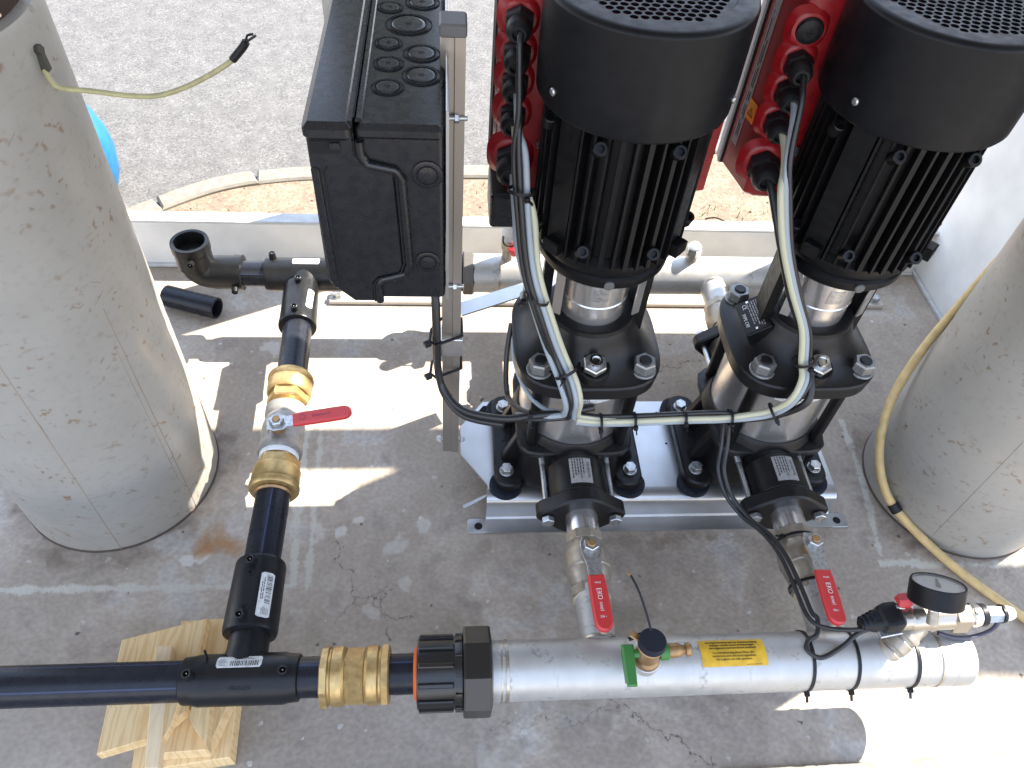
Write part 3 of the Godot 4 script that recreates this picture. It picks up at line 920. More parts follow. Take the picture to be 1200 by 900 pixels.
		if g[2]:
			var gm := part("cable_gland", hexa(g[1] * 1.75, g[1] * 0.95), M.black, db, xf)
			part("gland_nut", lathe([Vector2(g[1] * 0.80, 0), Vector2(g[1] * 0.84, g[1] * 0.3), Vector2(g[1] * 0.80, g[1] * 0.8), Vector2(g[1] * 0.55, g[1] * 1.1), Vector2(g[1] * 0.38, g[1] * 1.1), Vector2(g[1] * 0.34, g[1] * 0.8)], 20), M.black, gm, Transform3D(Basis(), V(0, g[1] * 0.9, 0)))
		else:
			var bp := part("blind_plug", lathe([Vector2(g[1] * 0.9, 0), Vector2(g[1] * 0.95, 0.002), Vector2(g[1] * 0.85, 0.0065), Vector2(g[1] * 0.5, 0.0085)], 28), M.black, db, xf)
			for k in 2:
				part("slot", boxm(V(0.010, 0.0006, 0.0018), 0.0001), M.hole, bp, Transform3D(Basis(Vector3.UP, k * PI / 2), V(0, 0.0086, 0)))
	# label strip and warning on the slanting left side
	var sd := (V2(-0.142, -0.126) - V2(-0.130, -0.060)).normalized()
	var side := Transform3D(Basis(V(-sd.x, 0, -sd.y), Vector3.UP, V(-sd.x, 0, -sd.y).cross(Vector3.UP)), V(-0.1362, 0.70, -0.0935))
	var ls := part("label_strip", boxm(V(0.012, 0.215, 0.0006), 0.0001), M.label_grey, db, side * Transform3D(Basis(), V(-0.020, 0.0, 0.0005)))
	part("small_print", lines(0.19, 0.008, 2, 8), M.ink, ls, Transform3D(Basis(Vector3(0, 0, 1), PI / 2), V(0, 0, 0.0006)))
	var ws := part("warning_sticker", boxm(V(0.020, 0.026, 0.0006), 0.0001), M.warn, db, side * Transform3D(Basis(), V(-0.004, -0.052, 0.0006)))
	part("warning_triangle", tri_sign(0.014), M.ink, ws, Transform3D(Basis(), V(0, -0.001, 0.0006)))
	for y in [0.625, 0.722]:
		var bs := part("box_screw", hexa(0.011, 0.007), M.zinc, db, Transform3D(Basis(Vector3.RIGHT, PI / 2), V(-0.088, y, -0.049)))
	if first:
		var jb := part("relay_box", boxm(V(0.068, 0.052, 0.075), 0.004, 0.006), M.cabinet, t, Transform3D(Basis(), V(-0.112, 0.526, -0.078)))
		part("box_lid", boxm(V(0.066, 0.004, 0.073), 0.001, 0.006), M.black, jb, Transform3D(Basis(), V(0, 0.028, 0)))
	else:
		var nn := V(-0.57, 0.82, 0.0).normalized()
		var e1 := V(0.03, 0, 1).normalized()
		e1 = (e1 - nn * e1.dot(nn)).normalized()
		var nb := Basis(e1, nn, e1.cross(nn))
		var np := part("nameplate_block", loft([[-0.01, rrect_at(-0.034, 0.034, -0.021, 0.021, 0.003)], [0.019, rrect_at(-0.033, 0.033, -0.020, 0.020, 0.003)], [0.020, rrect_at(-0.032, 0.032, -0.019, 0.019, 0.003)]]), M.motor, t, Transform3D(nb, V(-0.078, 0.384, 0.000) - nn * 0.020))
		var pt := part("nameplate", boxm(V(0.060, 0.0008, 0.035), 0.0002), M.black, np, Transform3D(Basis(), V(0, 0.0204, 0.0)))
		var up := Basis(Vector3.RIGHT, -PI / 2)
		part("lettering", text("CE", 0.0065), M.print_white, pt, Transform3D(up, V(-0.019, 0.0007, 0.0075)))
		part("lettering", text("TYPE CRE", 0.0050), M.print_white, pt, Transform3D(up, V(0.006, 0.0007, 0.0125)))
		part("small_print", lines(0.052, 0.020, 6, 12), M.label_grey, pt, Transform3D(up, V(0, 0.0007, -0.0055)))
		for sx in [-1, 1]:
			part("rivet", cyl(0.0020, 0.001, 0.0003, 10), M.chrome, pt, Transform3D(Basis(), V(sx * 0.0265, 0.0005, 0.002)))
	return t

func cover_mesh(cy: float, ct: float) -> ArrayMesh:
	var b := MB.new()
	var prof := [Vector2(0.100, cy + 0.03), Vector2(0.100, cy + 0.004), Vector2(0.1035, cy), Vector2(0.106, cy + 0.004), Vector2(0.1068, cy + 0.03), Vector2(0.1068, ct - 0.006), Vector2(0.1055, ct - 0.0022), Vector2(0.1022, ct - 0.0004), Vector2(0.098, ct), Vector2(0.0835, ct), Vector2(0.0825, ct - 0.001), Vector2(0.0822, ct - 0.005)]
	b.lathe(prof, 80, Transform3D.IDENTITY, false)
	return b.mesh(45)

func thread(r: float, h: float, n: int) -> Array:
	var q := []
	for i in n:
		q.append(Vector2(r * 0.9, h * i / n))
		q.append(Vector2(r, h * (i + 0.5) / n))
	q.append(Vector2(r * 0.9, h))
	return q

func tri_sign(s: float) -> ArrayMesh:
	var b := MB.new()
	var o := [V2(-s / 2, -s * 0.4), V2(s / 2, -s * 0.4), V2(0, s * 0.47)]
	for i in 3:
		var a: Vector2 = o[i]
		var c: Vector2 = o[(i + 1) % 3]
		b.quad(V(a.x, a.y, 0), V(c.x, c.y, 0), V(c.x * 0.72, c.y * 0.72, 0), V(a.x * 0.72, a.y * 0.72, 0))
	b.quad(V(-s * 0.045, -s * 0.12, 0), V(s * 0.045, -s * 0.12, 0), V(s * 0.06, s * 0.16, 0), V(-s * 0.06, s * 0.16, 0))
	b.quad(V(-s * 0.04, -s * 0.24, 0), V(s * 0.04, -s * 0.24, 0), V(s * 0.04, -s * 0.16, 0), V(-s * 0.04, -s * 0.16, 0))
	return b.mesh(10)

func grille(R: float, pitch: float, hole: float) -> ArrayMesh:
	# a perforated disc: hexagonal cells with round holes through them, and a rim
	var b := MB.new()
	var ap := pitch / 2
	var hr := ap / cos(PI / 6)
	var rows := int(R / (pitch * 0.866)) + 1
	var th := 0.0022
	for j in range(-rows, rows + 1):
		for i in range(-rows, rows + 1):
			var c := V2(pitch * (i + 0.5 * (j & 1)), pitch * 0.866 * j)
			if c.length() > R + pitch:
				continue
			var open := c.length() < R - pitch * 0.62
			for k in 12:
				var a0 := TAU * k / 12 + PI / 6
				var a1 := TAU * (k + 1) / 12 + PI / 6
				var r0 := hr if k % 2 == 0 else ap
				var r1 := ap if k % 2 == 0 else hr
				var o0 := c + V2(cos(a0), sin(a0)) * r0
				var o1 := c + V2(cos(a1), sin(a1)) * r1
				if o0.length() > R: o0 = o0.normalized() * R
				if o1.length() > R: o1 = o1.normalized() * R
				if not open:
					if c.length() < R: b.tri(V(c.x, 0, c.y), V(o1.x, 0, o1.y), V(o0.x, 0, o0.y))
					continue
				var h0 := c + V2(cos(a0), sin(a0)) * hole
				var h1 := c + V2(cos(a1), sin(a1)) * hole
				b.quad(V(h0.x, 0, h0.y), V(h1.x, 0, h1.y), V(o1.x, 0, o1.y), V(o0.x, 0, o0.y))
				b.quad(V(h0.x, -th, h0.y), V(h1.x, -th, h1.y), V(h1.x, 0, h1.y), V(h0.x, 0, h0.y))
	return b.mesh(40)

# ---------------------------------------------------------------- plate and post
func build_plate() -> void:
	var t := thing("base_plate", "folded stainless steel plate carrying both pumps", "base plate")
	var top := MB.new()
	# left wing for the post, main sheet
	top.prism(PackedVector2Array([V2(-0.116, -0.352), V2(-0.160, -0.415), V2(-0.160, -0.475), V2(-0.119, -0.532), V2(0.486, -0.532), V2(0.486, -0.345), V2(-0.116, -0.345)]), 0.0525, 0.0560, 0.0006)
	part("top_sheet", top.mesh(), M.plate, t)
	var fr := MB.new()
	var prof := [[-0.346, 0.056], [-0.3385, 0.0555], [-0.330, 0.0535], [-0.3245, 0.049], [-0.322, 0.043], [-0.3205, 0.007], [-0.3175, 0.004], [-0.2915, 0.0035]]
	for i in prof.size() - 1:
		var a: Array = prof[i]
		var b: Array = prof[i + 1]
		var e := 0.0 if i < 4 else 0.0
		fr.quad(V(-0.118, a[1], a[0]), V(-0.118, b[1], b[0]), V(0.486, b[1], b[0]), V(0.486, a[1], a[0]))
		fr.quad(V(-0.118, a[1] - 0.003, a[0] - 0.001), V(0.486, a[1] - 0.003, a[0] - 0.001), V(0.486, b[1] - 0.003, b[0] - 0.001), V(-0.118, b[1] - 0.003, b[0] - 0.001))
		for x in [-0.118, 0.486]:
			fr.quad(V(x, a[1], a[0]), V(x, a[1] - 0.003, a[0] - 0.001), V(x, b[1] - 0.003, b[0] - 0.001), V(x, b[1], b[0]))
	fr.quad(V(-0.118, 0.0035, -0.2915), V(-0.118, 0.0005, -0.2915), V(0.486, 0.0005, -0.2915), V(0.486, 0.0035, -0.2915))
	part("front_fold", fr.mesh(30), M.plate, t)
	for s in [[-0.133, 1], [0.499, -1]]:
		var ear := part("foot_ear", prism(rrect_at(-0.0165, 0.0165, -0.014, 0.014, 0.005), 0.0005, 0.0037, 0.0005), M.plate, t, Transform3D(Basis(), V(s[0], 0, -0.3055)))
		part("bolt_hole", lathe([Vector2(0.0062, 0), Vector2(0.0068, 0.0006), Vector2(0.0055, 0.0008)], 20), M.hole, ear, Transform3D(Basis(), V(s[1] * 0.002, 0.0034, 0.001)))
	var tab := MB.new()
	tab.prism(PackedVector2Array([V2(-0.158, -0.322), V2(-0.112, -0.346), V2(-0.112, -0.340), V2(-0.156, -0.315)]), 0.040, 0.0435, 0.0006)
	part("bent_tab", tab.mesh(), M.plate, t)
	for q in [[0.12, -0.52], [0.15, -0.515], [0.20, -0.505], [0.205, -0.435], [0.235, -0.435]]:
		part("screw_hole", cyl(0.0022, 0.0006, 0.0001, 12), M.hole, t, Transform3D(Basis(), V(q[0], 0.0559, q[1])))
	for x in [0.115, 0.02, 0.41]:
		part("screw_hole", cyl(0.0022, 0.0006, 0.0001, 12), M.hole, t, Transform3D(Basis(Vector3.RIGHT, PI / 2), V(x, 0.026, -0.3215)))
	part("wing_cutout", prism(PackedVector2Array([V2(-0.134, -0.500), V2(-0.118, -0.522), V2(-0.108, -0.522), V2(-0.106, -0.512), V2(-0.122, -0.496)]), 0, 0.0006, 0.0), M.hole, t, Transform3D(Basis(), V(0, 0.0557, 0)))
	# the rail under the rear pipe
	var rr := thing("support_rail", "flat beige support rail on the floor under the rear pipe", "rail", V(0.18, 0, -0.858))
	part("flat_bar", boxm(V(1.22, 0.010, 0.034), 0.0015, 0.004), mat(0.50, 0.46, 0.40, 0.6, 0.2), rr, Transform3D(Basis(), V(0, 0.0055, 0)))
	for x in [-0.595, 0.592]:
		var b := part("anchor_bolt", hexa(0.017, 0.010), M.zinc, rr, Transform3D(Basis(), V(x, 0.0125, 0.0)))
		part("washer", cyl(0.014, 0.002, 0.0005), M.zinc, b, Transform3D(Basis(), V(0, -0.002, 0)))

func build_post() -> void:
	var t := thing("strut_post", "stainless channel post that holds the black cabinet", "post", V(-0.1775, 0.070, -0.425))
	var c := MB.new()
	var q := PackedVector2Array([V2(-0.013, -0.015), V2(0.013, -0.015), V2(0.013, 0.015), V2(0.002, 0.015), V2(0.001, 0.0128), V2(-0.011, 0.0128), V2(-0.013, 0.0135)])
	c.prism(q, 0, 0.712, 0.0005)
	part("channel", c.mesh(25), mat(0.34, 0.30, 0.255, 0.4, 0.7), t)
	part("end_cap", boxm(V(0.028, 0.014, 0.032), 0.002, 0.003), M.grey_plastic, t, Transform3D(Basis(), V(0, 0.718, 0)))
	for y in [0.018]:
		var b := part("clamp_bolt", cyl(0.0035, 0.048, 0.0005, 12), M.zinc, t, Transform3D(Basis(Vector3(0, 0, 1), PI / 2), V(0.024, y, 0.0)))
		part("nut", hexa(0.011, 0.006), M.zinc, b, Transform3D(Basis(), V(0, 0.002, 0)))
		part("nut", hexa(0.011, 0.006), M.zinc, b, Transform3D(Basis(), V(0, 0.040, 0)))
	part("post_clip", boxm(V(0.031, 0.034, 0.034), 0.001), M.steel, t, Transform3D(Basis(), V(0.0005, 0.262, 0.0012)))
	for y in [0.625, 0.381]:
		var b := part("stud", cyl(0.0028, 0.022, 0.0004, 12), M.zinc, t, Transform3D(Basis(Vector3(0, 0, 1), -PI / 2), V(-0.006, y, 0.0165)))
		part("nut", hexa(0.010, 0.005), M.zinc, b, Transform3D(Basis(), V(0, 0.008, 0)))
	part("mounting_plate", boxm(V(0.0028, 0.235, 0.300), 0.0005), M.plate, t, Transform3D(Basis(), V(-0.0058, 0.580, -0.022)))
	var br := MB.new()
	var a := V(-0.165, 0.26, -0.560)
	var e := V(0.02, 0.26, -0.645)
	var d := (e - a).normalized()
	br.box(V(a.distance_to(e), 0.003, 0.030), 0.0006, Transform3D(Basis(d, Vector3.UP, d.cross(Vector3.UP)), (a + e) / 2))
	solo("cable_tray_strip", br.mesh(), M.plate, "slanting bare metal strip between the channel post and the left pump", "metal strip")

# ---------------------------------------------------------------- control cabinet
func build_cabinet() -> void:
	var t := thing("control_cabinet", "black plastic control cabinet with round knockouts on its top face", "cabinet")
	t.position = V(-0.0354, 0.219, 0.0666)
	t.scale = Vector3.ONE * 0.808
	var z0 := -0.812
	var z1 := -0.450
	var up := Basis(Vector3.RIGHT, PI / 2)     # shapes drawn in x, y and pushed along z
	var F := func(z: float) -> Transform3D: return Transform3D(Basis(Vector3(1, 0, 0), Vector3(0, 0, 1), Vector3(0, 1, 0)), V(0, 0, z))
	var b := MB.new()
	b.box(V(0.104, 0.272, z1 - z0), 0.006, Transform3D(Basis(), V(-0.238, 0.5225, (z0 + z1) / 2)), 0.008)
	part("housing", b.mesh(), M.cabinet, t)
	var lid := MB.new()
	# profile seen from the front, as (x, z) of a prism turned to stand upright
	var prof := [V2(-0.291, 0.664), V2(-0.291, 0.622), V2(-0.284, 0.611), V2(-0.254, 0.604), V2(-0.247, 0.596), V2(-0.242, 0.452), V2(-0.247, 0.440), V2(-0.276, 0.431), V2(-0.283, 0.422), V2(-0.284, 0.386), V2(-0.312, 0.386), V2(-0.340, 0.415), V2(-0.345, 0.428), V2(-0.345, 0.652), V2(-0.335, 0.664)]
	var pl := PackedVector2Array()
	for q in prof: pl.append(V2(q.x, -q.y))
	var stand := Transform3D(Basis(Vector3.RIGHT, PI / 2), Vector3.ZERO)   # (x, y, z) -> (x, -z, y)
	lid.prism(pl, z0, z1 + 0.004, 0.0025, stand)
	part("lid", lid.mesh(), M.cabinet, t)
	var hood := MB.new()
	hood.box(V(0.056, 0.024, z1 - z0 + 0.014), 0.007, Transform3D(Basis(), V(-0.3195, 0.654, (z0 + z1) / 2 + 0.007)), 0.009)
	hood.box(V(0.100, 0.020, 0.02), 0.006, Transform3D(Basis(), V(-0.238, 0.651, z1 - 0.004)), 0.006)
	part("top_edge", hood.mesh(), M.cabinet, t)
	# the raised rim that follows the seam
	var rim := [V(-0.288, 0.640, 0), V(-0.288, 0.622, 0), V(-0.281, 0.609, 0), V(-0.249, 0.601, 0), V(-0.241, 0.590, 0), V(-0.237, 0.456, 0), V(-0.243, 0.437, 0), V(-0.274, 0.428, 0), V(-0.280, 0.418, 0), V(-0.280, 0.387, 0)]
	var rt := []
	for q in rim: rt.append(q + V(0.003, 0, z1 + 0.003))
	part("seam_rim", tube(rt, 0.0055, 8, 1), M.cabinet, t)
	var rg := []
	for q in rim: rg.append(q + V(-0.0035, 0, z1 + 0.0032))
	part("seam_groove", tube(rg, 0.0016, 6, 1), M.hole, t)
	part("front_panel", boxm(V(0.010, 0.176, 0.006), 0.002, 0.002), M.cabinet, t, Transform3D(Basis(Vector3(0, 0, 1), 0.02), V(-0.338, 0.516, z1 + 0.004)))
	part("panel_groove", tube([V(-0.325, 0.604, z1 + 0.004), V(-0.3295, 0.598, z1 + 0.0042), V(-0.3255, 0.430, z1 + 0.0042), V(-0.329, 0.426, z1 + 0.004)], 0.0014, 6, 1), M.hole, t)
	part("latch_recess", boxm(V(0.034, 0.017, 0.003), 0.0005), M.hole, t, Transform3D(Basis(), V(-0.325, 0.631, z1 + 0.0035)))
	part("latch", boxm(V(0.012, 0.009, 0.008), 0.001), M.cabinet, t, Transform3D(Basis(), V(-0.313, 0.634, z1 + 0.004)))
	# knockouts on the top face
	for k in [[-0.235, -0.7023, 0.0315, "50"], [-0.2597, -0.6466, 0.0178, "20"], [-0.2161, -0.6222, 0.0235, "32"], [-0.2571, -0.5923, 0.0190, "25"], [-0.215, -0.5651, 0.0245, "32"], [-0.2554, -0.5345, 0.0195, "25"], [-0.2624, -0.7519, 0.0180, "20"], [-0.2179, -0.7715, 0.024, "32"]]:
		var kp := Transform3D(Basis(), V(k[0], 0.6588, k[1]))
		var r: float = k[2]
		var ko := part("knockout", lathe([Vector2(r * 0.70, -0.002), Vector2(r * 0.72, 0.0003), Vector2(r * 0.68, 0.0014), Vector2(r * 0.60, 0.0016)], 40), M.cabinet, t, kp)
		part("outer_groove", ring(Vector3.ZERO, Vector3.UP, r * 0.97, 0.0013, 0.0012, 40), M.hole, ko)
		part("inner_groove", ring(Vector3.ZERO, Vector3.UP, r * 0.735, 0.0011, 0.0012, 40), M.hole, ko)
		part("outer_rim", ring(V(0, 0.0003, 0), Vector3.UP, r * 0.86, 0.0010, 0.0014, 40), M.cabinet, ko)
		part("size_number", text(k[3], r * 0.22, "Droid Sans", 0.0003), M.hole, ko, Transform3D(Basis(Vector3.UP, 0.5) * Basis(Vector3.RIGHT, -PI / 2), V(0, 0.0018, 0)))
	part("top_step", boxm(V(0.008, 0.006, z1 - z0 - 0.01), 0.0015), M.cabinet, t, Transform3D(Basis(), V(-0.2845, 0.6605, (z0 + z1) / 2)))
	part("top_groove", boxm(V(0.0022, 0.001, z1 - z0 - 0.01), 0.0), M.hole, t, Transform3D(Basis(), V(-0.2900, 0.6646, (z0 + z1) / 2)))
	# blanks on the front
	for k in [[-0.2075, 0.594, 0.0185], [-0.2095, 0.4565, 0.0165]]:
		var kf := Transform3D(Basis(Vector3.RIGHT, PI / 2), V(k[0], k[1], z1))
		var r: float = k[2]
		var ko := part("round_blank", lathe([Vector2(r, -0.002), Vector2(r, 0.0008), Vector2(r * 0.93, 0.0016), Vector2(r * 0.72, 0.0016), Vector2(r * 0.70, 0.0006), Vector2(r * 0.66, 0.0006), Vector2(r * 0.62, 0.0022), Vector2(r * 0.3, 0.003)], 40), M.cabinet, t, kf)
		part("groove", ring(V(0, 0.0008, 0), Vector3.UP, r * 0.99, 0.0012, 0.001, 40), M.hole, ko)
	for y in [0.645, 0.60, 0.55, 0.47, 0.41]:
		part("hinge_foot", boxm(V(0.004, 0.012, 0.02), 0.0008), M.black, t, Transform3D(Basis(), V(-0.1873, y, z1 - 0.02)))

# ---------------------------------------------------------------- pipework
func terminal(parent: Node, pos: Vector3, dir := Vector3.UP) -> void:
	var o := part("fusion_terminal", lathe([Vector2(0.0068, -0.004), Vector2(0.0064, 0.010), Vector2(0.0058, 0.0155), Vector2(0.0050, 0.016), Vector2(0.0036, 0.0155), Vector2(0.0034, 0.006)], 18), M.fitting, parent, T(pos, dir))
	part("contact_pin", lathe([Vector2(0.0016, 0.004), Vector2(0.0016, 0.0135), Vector2(0.0009, 0.0145)], 10), M.chrome, o)

func pipe_between(called: String, a: Vector3, b: Vector3, r: float, m: Material, parent: Node, seg := 40) -> MeshInstance3D:
	return part(called, cyl(r, a.distance_to(b), 0.0008, seg), m, parent, T(a, b - a))

func bar_label(w: float, h: float, r: float, parent: Node, xf: Transform3D, sd: int) -> void:
	var l := part("label", wrapped(sheet(w, h, 0.0004, 5, 0.002), r, Transform3D(Basis(), V(0, 0, 0.0003))), M.paper, parent, xf)
	part("bar_code", wrapped(bars(w * 0.62, h * 0.42, 40, sd), r, Transform3D(Basis(), V(w * 0.12, -h * 0.16, 0.0009))), M.ink, l)
	part("small_print", wrapped(lines(w * 0.55, h * 0.26, 2, sd + 1), r, Transform3D(Basis(), V(w * 0.16, h * 0.27, 0.0009))), M.ink, l)
	part("small_print", wrapped(lines(w * 0.2, h * 0.6, 5, sd + 2), r, Transform3D(Basis(), V(-w * 0.34, -h * 0.08, 0.0009))), M.bolt, l)

func build_left_pipes() -> void:
	var Y := 0.145
	var Z := -0.0105
	# long pipe in from the left
	var lp := thing("plastic_pipe", "long black plastic pipe running in from the left edge", "pipe", V(-1.0, Y, Z))
	part("pipe_wall", cyl(0.025, 0.92, 0.001, 48), M.pe, lp, T(V(-0.42, 0, 0), Vector3.RIGHT))
	for a in [35.0, -38.0, 150.0]:
		var ra := deg_to_rad(a)
		part("blue_stripe", boxm(V(0.92, 0.0006, 0.0022), 0.0001), M.stripe, lp, Transform3D(Basis(Vector3.RIGHT, -ra), V(0.04, cos(ra) * 0.02495, -sin(ra) * 0.02495)))
	# tee
	var te := thing("pipe_tee", "black fusion tee with barcode label over the timber", "pipe fitting", V(-0.4405, Y, Z))
	part("tee_run", lathe([Vector2(0.0265, -0.0725), Vector2(0.0285, -0.071), Vector2(0.0295, -0.060), Vector2(0.0312, -0.052), Vector2(0.0316, 0.052), Vector2(0.0298, 0.058), Vector2(0.0288, 0.070), Vector2(0.0265, 0.0715)], 48), M.fitting, te, T(Vector3.ZERO, Vector3.RIGHT))
	part("tee_branch", lathe([Vector2(0.030, 0.0), Vector2(0.028, 0.028), Vector2(0.0262, 0.036), Vector2(0.0255, 0.072)], 40), M.fitting, te, T(Vector3.ZERO, Vector3.FORWARD))
	terminal(te, V(-0.0565, 0.026, 0.004), V(-0.1, 1, 0.1))
	terminal(te, V(0.0545, 0.026, 0.003), V(0.1, 1, 0.1))
	part("fusion_pin", cyl(0.0016, 0.014, 0.0004, 8), M.fitting, te, T(V(-0.041, 0.026, -0.018), V(-0.1, 1, -0.4)))
	bar_label(0.055, 0.0165, 0.0318, te, Transform3D(Basis(), V(0.0, 0, 0)) * Transform3D(Basis(Vector3.RIGHT, -0.36), Vector3.ZERO), 21)
	part("maker_mark", wrapped(text("FRIALEN", 0.0052, "Droid Sans", 0.0004), 0.0316, Transform3D(Basis(), V(0.004, -0.021, 0.0002))), M.cover, te)
	# stub and coupler towards the back
	var c2 := thing("pipe_coupler", "black fusion coupler with white barcode label behind the front tee", "pipe fitting", V(-0.4415, Y, -0.118), "black fusion couplers on the cross pipe")
	part("sleeve", lathe([Vector2(0.0285, -0.052), Vector2(0.034, -0.0505), Vector2(0.0355, -0.046), Vector2(0.0342, 0.047), Vector2(0.033, 0.051), Vector2(0.026, 0.0515)], 48), M.fitting, c2, T(Vector3.ZERO, Vector3.FORWARD))
	terminal(c2, V(-0.003, 0.029, -0.0385), V(-0.15, 1, 0.1))
	terminal(c2, V(-0.004, 0.030, 0.039), V(-0.15, 1, 0.1))
	for z in [-0.022, 0.028]:
		part("melt_indicator", lathe([Vector2(0.0042, -0.003), Vector2(0.0042, 0.0015), Vector2(0.0028, 0.0015), Vector2(0.0022, -0.001)], 14), M.fitting, c2, T(V(-0.003, 0.0345, z), Vector3.UP))
	bar_label(0.062, 0.0185, 0.0352, c2, Transform3D(Basis(Vector3(0, 0, -1), Vector3(0, 1, 0), Vector3(1, 0, 0)) * Basis(Vector3.RIGHT, 0.58), V(0, 0, 0.008)), 31)
	var c1 := thing("plastic_pipe", "short black plastic pipe with blue stripe in front of the gold union", "pipe", V(-0.4415, Y, -0.225))
	part("pipe_wall", cyl(0.025, 0.13, 0.001, 44), M.pe, c1, T(V(0, 0, -0.065), Vector3.BACK))
	part("blue_stripe", boxm(V(0.0022, 0.0006, 0.13), 0.0001), M.stripe, c1, Transform3D(Basis(), V(0.0035, 0.02492, 0)))
	# brass unions either side of the valve
	var un := func(nm: String, label: String, pos: Vector3, dir: Vector3) -> void:
		var u := thing(nm, label, "pipe fitting", pos, "brass unions beside the left valve")
		part("nut", lathe([Vector2(0.0265, 0.0), Vector2(0.0345, 0.001), Vector2(0.0375, 0.005), Vector2(0.0375, 0.010), Vector2(0.0345, 0.0125), Vector2(0.0345, 0.0145), Vector2(0.0360, 0.0165), Vector2(0.0360, 0.036), Vector2(0.0330, 0.041), Vector2(0.0315, 0.041)], 48), M.brass, u, T(Vector3.ZERO, dir))
		part("hex_body", hexa(0.058, 0.018), M.brass, u, T(dir * 0.040, dir))
		part("male_thread", lathe(thread(0.0285, 0.024, 8), 32), M.brass, u, T(dir * 0.057, dir))
		part("clamp_ring", lathe([Vector2(0.0258, 0.0), Vector2(0.0285, -0.003), Vector2(0.0265, -0.006), Vector2(0.0252, -0.006)], 40), M.bronze, u, T(Vector3.ZERO, dir))
	un.call("brass_union", "golden brass union on the front side of the left valve", V(-0.4418, Y, -0.2855), Vector3.FORWARD)
	un.call("brass_union", "golden brass union on the rear side of the left valve", V(-0.4440, Y, -0.513), Vector3.BACK)
	var va := thing("ball_valve", "grey ball valve with red lever on the left cross pipe", "valve", V(-0.4425, Y, -0.400))
	part("valve_body", lathe([Vector2(0.026, -0.046), Vector2(0.0335, -0.045), Vector2(0.0345, -0.040), Vector2(0.0335, -0.032), Vector2(0.031, -0.026), Vector2(0.033, -0.012), Vector2(0.0335, 0.004), Vector2(0.031, 0.018), Vector2(0.0295, 0.022), Vector2(0.033, 0.028), Vector2(0.0335, 0.042), Vector2(0.0265, 0.044)], 44), grained(mat(0.42, 0.40, 0.365, 0.55, 0.55), M.nickel.albedo_texture, 12), va, T(Vector3.ZERO, Vector3.FORWARD))
	part("seal_tape", lathe([Vector2(0.0295, 0), Vector2(0.0300, 0.002), Vector2(0.0295, 0.008), Vector2(0.0285, 0.009)], 24), M.white, va, T(V(0, 0, 0.046), Vector3.BACK))
	lever(va, V(0.0, 0.034, 0.018), V(1, 0.05, -0.17).normalized(), 0.024, 0.090, M.print_blue, "Giannoni", true)
	# rear pipe, coupler, tee and elbow
	var rp := thing("plastic_pipe", "dark plastic pipe half in shadow behind the left valve", "pipe", V(-0.4465, Y, -0.575))
	part("pipe_wall", cyl(0.0252, 0.14, 0.001, 44), M.pe, rp, T(V(-0.003, 0, -0.07), V(0.006, 0, 0.14)))
	var c3 := thing("pipe_coupler", "grey black fusion coupler with white label at the back", "pipe fitting", V(-0.4515, Y, -0.680), "black fusion couplers on the cross pipe")
	part("sleeve", lathe([Vector2(0.0265, -0.050), Vector2(0.0325, -0.049), Vector2(0.0335, -0.046), Vector2(0.0325, -0.030), Vector2(0.0318, 0.050), Vector2(0.0265, 0.053)], 48), M.fitting, c3, T(Vector3.ZERO, V(-0.05, 0, -1)))
	terminal(c3, V(-0.002, 0.027, -0.040), V(0, 1, 0.15))
	terminal(c3, V(0.001, 0.029, 0.036), V(0, 1, 0.15))
	bar_label(0.046, 0.013, 0.0326, c3, Transform3D(Basis(Vector3(0, 0, -1), Vector3(0, 1, 0), Vector3(1, 0, 0)) * Basis(Vector3.RIGHT, 0.75), V(0, 0, 0)), 41)
	var rt := thing("pipe_tee", "grey black fusion tee on the rear pipe left of the cabinet", "pipe fitting", V(-0.450, Y, -0.772))
	part("tee_run", lathe([Vector2(0.0255, -0.074), Vector2(0.0305, -0.073), Vector2(0.0318, -0.066), Vector2(0.032, 0.064), Vector2(0.030, 0.072), Vector2(0.0255, 0.073)], 48), M.fitting, rt, T(Vector3.ZERO, Vector3.RIGHT))
	part("tee_branch", lathe([Vector2(0.029, 0), Vector2(0.0262, 0.03), Vector2(0.0255, 0.06)], 40), M.fitting, rt, T(Vector3.ZERO, V(0, 0, 1)))
	terminal(rt, V(-0.058, 0.027, -0.010), V(-0.05, 1, -0.15))
	terminal(rt, V(0.062, 0.020, 0.016), V(0.1, 0.8, 0.5))
	bar_label(0.050, 0.016, 0.0322, rt, Transform3D(Basis(Vector3.RIGHT, -0.05), V(0.004, 0, 0)), 51)
	var rs := thing("plastic_pipe", "dark plastic pipe between the open elbow and the rear tee", "pipe", V(-0.55, Y, -0.773))
	part("pipe_wall", cyl(0.0245, 0.09, 0.001, 44), M.pe, rs, T(V(-0.045, 0, 0), Vector3.RIGHT))
	part("blue_stripe", boxm(V(0.09, 0.0006, 0.0022), 0.0001), M.stripe, rs, Transform3D(Basis(Vector3.RIGHT, 0.9), V(0, 0.0155, 0.0193)))
	var rx := thing("plastic_pipe", "dark plastic pipe behind the cabinet between rear tee and metal union", "pipe", V(-0.27, Y, -0.776))
	part("pipe_wall", cyl(0.0245, 0.24, 0.001, 40), M.pe, rx, T(V(-0.115, 0, 0), Vector3.RIGHT))
	var el := thing("pipe_elbow", "open dark plastic elbow pointing upwards near the low wall", "pipe fitting", V(-0.6485, Y, -0.776))
	var eb := MB.new()
	eb.tube(spline([V(0, 0.05, 0), V(0, 0.03, 0), V(0.004, 0.014, 0), V(0.014, 0.004, 0), V(0.030, 0, 0), V(0.052, 0, 0)], 5), 0.0305, 36, true)
	part("bend", eb.mesh(60), M.fitting, el)
